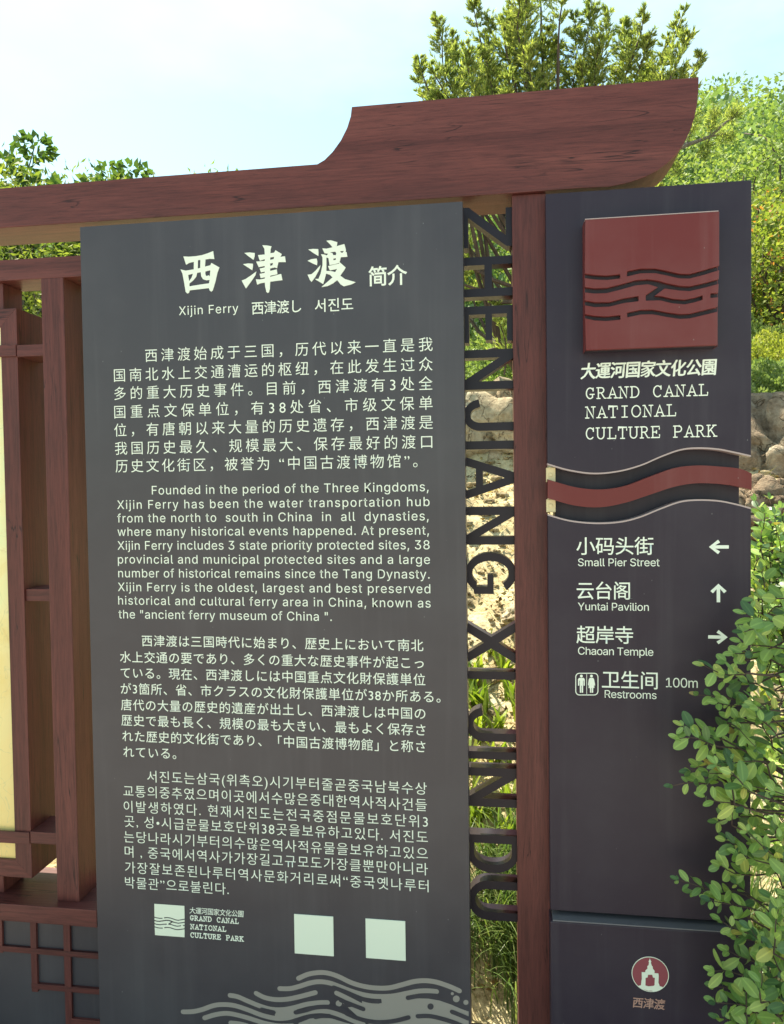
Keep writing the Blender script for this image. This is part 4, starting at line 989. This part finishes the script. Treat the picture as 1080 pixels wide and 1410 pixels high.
lathe('lantern_glass', [(.055, H_ - .24), (.085, H_ - .06), (.085, H_ - .05)], gm, lamp, (0, 0, 0), 6)
lathe('lantern_cap', [(.10, H_ - .05), (.06, H_ + .0), (.02, H_ + .02), (.005, H_ + .06)], dark_metal, lamp, (0, 0, 0), 6)
for k in range(6):
    a_ = 2 * math.pi * k / 6; bm = bmesh.new()
    tube(bm, [(.056 * math.cos(a_), .056 * math.sin(a_), H_ - .24), (.088 * math.cos(a_), .088 * math.sin(a_), H_ - .05)], .006, .006, 4)
    me = bpy.data.meshes.new('lantern_bar'); bm.to_mesh(me); bm.free(); link('lantern_bar', me, dark_metal, lamp)

# ------------------------------------------------------------------ litter, weeds and grass on the bank
n = 17000
x = rng.uniform(-1.7, 1.7, n); y = 0.35 + rng.uniform(0, 1, n) ** 1.2 * 3.2
B = np.stack([x, y, np.array([hgt(a, b) for a, b in zip(x, y)]) + rng.uniform(.002, .015, n)], 1)
D = rng.normal(size=(n, 3)) * np.array([1, .8, .35]) + np.array([0, .3, .3])
big = rng.uniform(0, 1, n) < .55
V = leaves(B, D, np.where(big, rng.uniform(.015, .04, n), rng.uniform(.03, .11, n)), np.where(big, rng.uniform(.008, .02, n), rng.uniform(.0015, .004, n)), .2)
lm_dry = leaf_mat('dry_litter', (0.08, 0.04, 0.02), (0.26, 0.17, 0.08), (0.55, 0.46, 0.27), .15, .8)
tag(link('leaf_litter', quads_mesh('leaf_litter', V), lm_dry), 'dry leaves, stalks and twigs scattered over the sandy bank', 'leaf litter', kind='stuff')
def pebbles():
    t_ = (1 + 5 ** .5) / 2
    bm = bmesh.new(); bmesh.ops.create_icosphere(bm, subdivisions=1, radius=1); iv = np.array([v.co[:] for v in bm.verts]); fi = [[v.index for v in f.verts] for f in bm.faces]; bm.free()
    vs, fs = [], []
    for k in range(1500):
        x_ = rng.uniform(-1.6, 1.5) if k % 3 else rng.uniform(-.35, .25); y_ = .5 + 3.0 * rng.uniform() ** 1.1; r_ = .005 + .028 * rng.uniform() ** 4
        p = iv * (1 + rng.normal(size=(len(iv), 1)) * .18) * r_ * np.array([rng.uniform(.8, 1.6), rng.uniform(.8, 1.3), .7]) + np.array([x_, y_, hgt(x_, y_) + r_ * .25])
        i0 = len(vs); vs += p.tolist(); fs += [[i0 + q for q in f] for f in fi]
    me = bpy.data.meshes.new('pebbles'); me.from_pydata(vs, [], fs)
    tag(link('pebbles', me, soil_mat), 'small stones and dry clods strewn over the sandy bank', 'pebbles', kind='stuff')
pebbles()
def blades(name, label, cat, spots, mat, lmin, lmax, w, lean, nseg=5):
    vs, fs = [], []
    for (bx_, by_) in spots:
        L_ = rng.uniform(lmin, lmax); az = rng.uniform(0, 6.28); d = np.array([math.cos(az), math.sin(az), 0]); s = np.array([-d[1], d[0], 0])
        ln_ = rng.uniform(*lean); p = np.array([bx_, by_, hgt(bx_, by_) - .005]); th = rng.uniform(1.2, 1.5); ww = w * rng.uniform(.6, 1.3)
        i0 = len(vs)
        for k in range(nseg + 1):
            wk = ww * (1 - (k / nseg) ** 1.7) * (0.6 + .8 * min(1, k / 2)) + 0.0003
            vs.append(p + s * wk / 2); vs.append(p - s * wk / 2)
            p = p + (d * math.cos(th) + np.array([0, 0, math.sin(th)])) * L_ / nseg; th -= ln_ / nseg
        for k in range(nseg): fs.append((i0 + 2 * k, i0 + 2 * k + 1, i0 + 2 * k + 3, i0 + 2 * k + 2))
    me = bpy.data.meshes.new(name); me.from_pydata([tuple(v) for v in vs], [], fs)
    return tag(link(name, me, mat), label, cat, kind='stuff')
lm_grass = leaf_mat('grass_blades', (0.065, 0.11, 0.035), (0.11, 0.165, 0.055), (0.20, 0.23, 0.09), .35, .4)
lm_weed = leaf_mat('weed_leaves', (0.14, 0.20, 0.03), (0.20, 0.26, 0.04), (0.30, 0.33, 0.06), .4, .4)
sp1 = [(rng.normal(cx, .07), max(.12, rng.normal(cy, .06))) for cx, cy, m in ((-.02, .45, 240), (.10, .38, 260), (-.18, .5, 140), (.3, .5, 150), (.02, .62, 160), (-1.15, .45, 120), (.75, .5, 200), (-.5, .5, 120)) for _ in range(m)]
blades('grass', 'long thin green grass at the foot of the bank behind the letters', 'grass', sp1, lm_grass, .16, .42, .0042, (.5, 2.0), 6)
sp2 = [(rng.uniform(-1.6, 1.6), rng.uniform(.4, 1.0)) for _ in range(2600)]
blades('short_grass', 'short patchy grass along the lower bank', 'grass', sp2, lm_grass, .03, .10, .003, (.3, 1.5), 3)
sp3 = []
for _ in range(60):
    cx, cy = rng.uniform(-1.4, 1.3), rng.uniform(.65, 1.5)
    sp3 += [(cx + rng.normal() * .012, cy + rng.normal() * .012) for _ in range(9)]
for cx, cy in ((-.03, 1.0), (.05, .92), (-.06, .80), (.03, 1.28), (.0, .72), (.08, 1.15), (-.10, 1.1), (-.13, .95), (-.08, 1.22), (-.02, 1.12), (-.12, 1.38), (-.05, 1.5), (0.0, 1.4), (-.1, .78), (-.04, .66), (-.16, 1.2)):
    sp3 += [(cx + rng.normal() * .012, cy + rng.normal() * .012) for _ in range(11)]
blades('weeds', 'bright green strap-leaved weeds sprouting from the sandy bank', 'weeds', sp3, lm_weed, .06, .18, .018, (.3, 1.4), 5)

# ------------------------------------------------------------------ privet shrub in front of the pylon
def leaf_proto(i, L_=1.0):
    w_ = 0.50 + 0.06 * math.sin(i * 2.1); fold = 0.16 + .05 * math.cos(i * 1.7); curl = -0.10 + .05 * i / 6
    rows = [(0, .02), (.12, .05), (.25, .62), (.45, .95), (.66, .98), (.84, .74), (.95, .42), (1.0, .08)]
    vs, fs = [], []
    for t, ww in rows:
        z = curl * (t ** 2) * 2
        h = ww * w_ / 2
        vs += [(t, -h, z + fold * h), (t, 0, z), (t, h, z + fold * h)]
    for k in range(len(rows) - 1):
        a_ = 3 * k; fs += [(a_, a_ + 3, a_ + 4, a_ + 1), (a_ + 1, a_ + 4, a_ + 5, a_ + 2)]
    return vs, fs
protos = [leaf_proto(i) for i in range(6)]
def add_rib(me):
    a_ = me.attributes.new('rib', 'FLOAT', 'POINT'); n_ = len(me.vertices)
    a_.data.foreach_set('value', np.where(np.arange(n_) % 3 == 1, 1.0, 0.0).astype('f4'))
pmeshes = []
for vs, fs in protos:
    me = bpy.data.meshes.new('leaf'); me.from_pydata(vs, [], fs); add_rib(me)
    for p in me.polygons: p.use_smooth = True
    me.materials.append(lm_privet); pmeshes.append(me)
root0 = Vector((0.92, 0.06, 0.0))
shrub = thing('privet_shrub', 'leafy green shrub growing over the right edge of the direction pylon', 'shrub', root0)
sbm = bmesh.new()
hubs = []
for dx, dy, dz in ((-.17, -.10, .42), (-.12, -.08, .75), (-.08, -.04, 1.05), (.05, .06, .6), (.1, .16, 1.0), (.0, .28, 1.3), (-.05, -.14, .2), (.12, -.1, .35), (-.02, .1, 1.25)):
    e = root0 + Vector((dx, dy, dz)); hubs.append(e)
    tube(sbm, bend(root0 + Vector((rng.normal() * .03, rng.normal() * .03, -.02)), e, 7, .06), .011, .006, 6)
LV = []           # (position, direction, normal, length)
def spray(tip, back, L_, nl, size, hub=None):
    back = back.normalized(); foot = tip + back * L_
    ax = bend(foot, tip, 6, .05); tube(sbm, ax, .0018, .0009, 4)
    if hub is None: hub = min(hubs, key=lambda q: (q - foot).length)
    tube(sbm, bend(hub, foot, 6, .07), .0042, .0019, 5)
    fwd = -back; side0 = fwd.cross(Vector((0, 0, 1))).normalized(); up0 = side0.cross(fwd)
    pairs = nl // 2
    for j in range(pairs):
        t = .08 + .92 * j / max(1, pairs - 1); q = ax[0].lerp(ax[-1], t); q = ax[min(5, int(t * 6))].lerp(ax[min(6, int(t * 6) + 1)], (t * 6) % 1 if t < 1 else 1)
        ang = (j % 2) * 1.2 + rng.normal() * .3
        for s_ in (-1, 1):
            sd_ = (side0 * math.cos(ang) + up0 * math.sin(ang)) * s_
            d = (sd_ * .85 + fwd * rng.uniform(.35, .9) + Vector((0, 0, rng.uniform(-.15, .35))) + Vector(rng.normal(size=3)) * .15).normalized()
            nrm = (Vector((0, -.75, .75)) + Vector(rng.normal(size=3)) * .6)
            sz = size * (1.0 if j < pairs - 1 else .6) * rng.uniform(.55, 1.18)
            LV.append((q, d, nrm, sz))
    LV.append((ax[-1], (fwd + Vector((0, 0, .2))).normalized(), Vector((0, -.7, .7)), size * .6))
tips = [(1028, 826), (1015, 846), (1013, 870), (1010, 884), (1000, 900), (959, 917), (975, 938), (950, 957), (978, 968), (930, 1000), (924, 1017), (940, 1062), (915, 1082), (960, 1098), (978, 1131), (989, 1157), (981, 1192), (1006, 1176), (923, 1212), (944, 1228), (968, 1240), (982, 1268), (992, 1310), (973, 1337), (971, 1358), (974, 1380), (980, 1402), (1002, 1290), (990, 912), (962, 1030), (985, 1050), (965, 1065)]
thin = {(915, 1082), (950, 957), (923, 1212), (971, 1358)}
for u, v in tips:
    Y = rng.uniform(-.20, -.09)
    tip = at(u + 12, v, Y); back = Vector((1, rng.uniform(-.1, .25), rng.uniform(-.35, .15)))
    spray(tip, back, .10 if (u, v) in thin else .085, 11, .041 if (u, v) not in thin else .032)
def edge_u(v):            # left outline of the shrub in the photograph
    E = [(700, 1040), (820, 1045), (870, 1036), (900, 1024), (925, 992), (960, 968), (1000, 945), (1060, 945), (1100, 968), (1140, 985), (1180, 1000), (1215, 975), (1250, 978), (1300, 995), (1340, 980), (1420, 980)]
    for (a, b), (c, d) in zip(E, E[1:]):
        if a <= v <= c: return b + (d - b) * (v - a) / (c - a)
    return 985
cnt = 0
while cnt < 135:
    v = rng.uniform(826, 1440); u = edge_u(v) + 32 + abs(rng.normal()) * 75 + rng.uniform(0, 25)
    if u > 1170: continue
    if 1026 < u < 1072 and 1168 < v < 1262: continue
    Y = rng.uniform(-.24, -.07) if u < 1052 else rng.uniform(-.26, .20)
    if u < 1010 and rng.uniform() < .35: continue
    spray(at(u, v, Y), Vector((rng.uniform(-.2, 1), rng.uniform(-.2, .5), rng.uniform(-.9, .1))), .085, int(rng.integers(8, 13)), .042)
    cnt += 1
for k in range(230):       # sunlit upper part standing beside the pylon
    v = rng.uniform(706, 900); u = rng.uniform(1040, 1190); Y = rng.uniform(.03, .45)
    spray(at(u, v, Y), Vector((rng.uniform(-.3, .3), rng.uniform(-.3, .3), -1)), .10, 11, .036)
for u, v in ((1040, 690), (1060, 688), (1075, 700), (1050, 706), (1068, 712)):
    spray(at(u, v, .3), Vector((.1, 0, -1)), .12, 12, .034)
rel(bm_obj('branches', sbm, bark, None, True), shrub)
def leaf_matrix(q, d, nrm, sz):
    x_ = d.normalized(); y_ = nrm.cross(x_).normalized(); z_ = x_.cross(y_)
    m_ = Matrix((x_, y_, z_)).transposed() * sz; m_ = m_.to_4x4(); m_.translation = q; return m_
def proj(p):
    d = p - CAMPOS; z = -d.dot(cb); return 540 + FOC * d.dot(cr) / z, 705 - FOC * d.dot(cu) / z
def score(l):
    u, v = proj(l[0]); inside = 0 <= u <= 1075 and 0 <= v <= 1405
    return (0 if inside else 10) + (l[0] - CAMPOS).length - l[3] * 3
LV.sort(key=score)
shrub_inv = Matrix.Translation(-root0)
for k, l in enumerate(LV[:299]):
    o = bpy.data.objects.new('leaf', pmeshes[k % 6]); COL.objects.link(o); o.parent = shrub
    o.matrix_local = shrub_inv @ leaf_matrix(*l)
vs, fs = [], []
for k, l in enumerate(LV[299:]):
    m_ = leaf_matrix(*l); pv, pf = protos[k % 6]; i0 = len(vs)
    vs += [tuple(m_ @ Vector(p)) for p in pv]; fs += [tuple(i0 + q for q in f) for f in pf]
me = bpy.data.meshes.new('foliage'); me.from_pydata(vs, [], fs); add_rib(me)
for p in me.polygons: p.use_smooth = True
o = link('foliage', me, lm_privet); rel(o, shrub); o['kind'] = 'stuff'
print('leaves', len(LV))
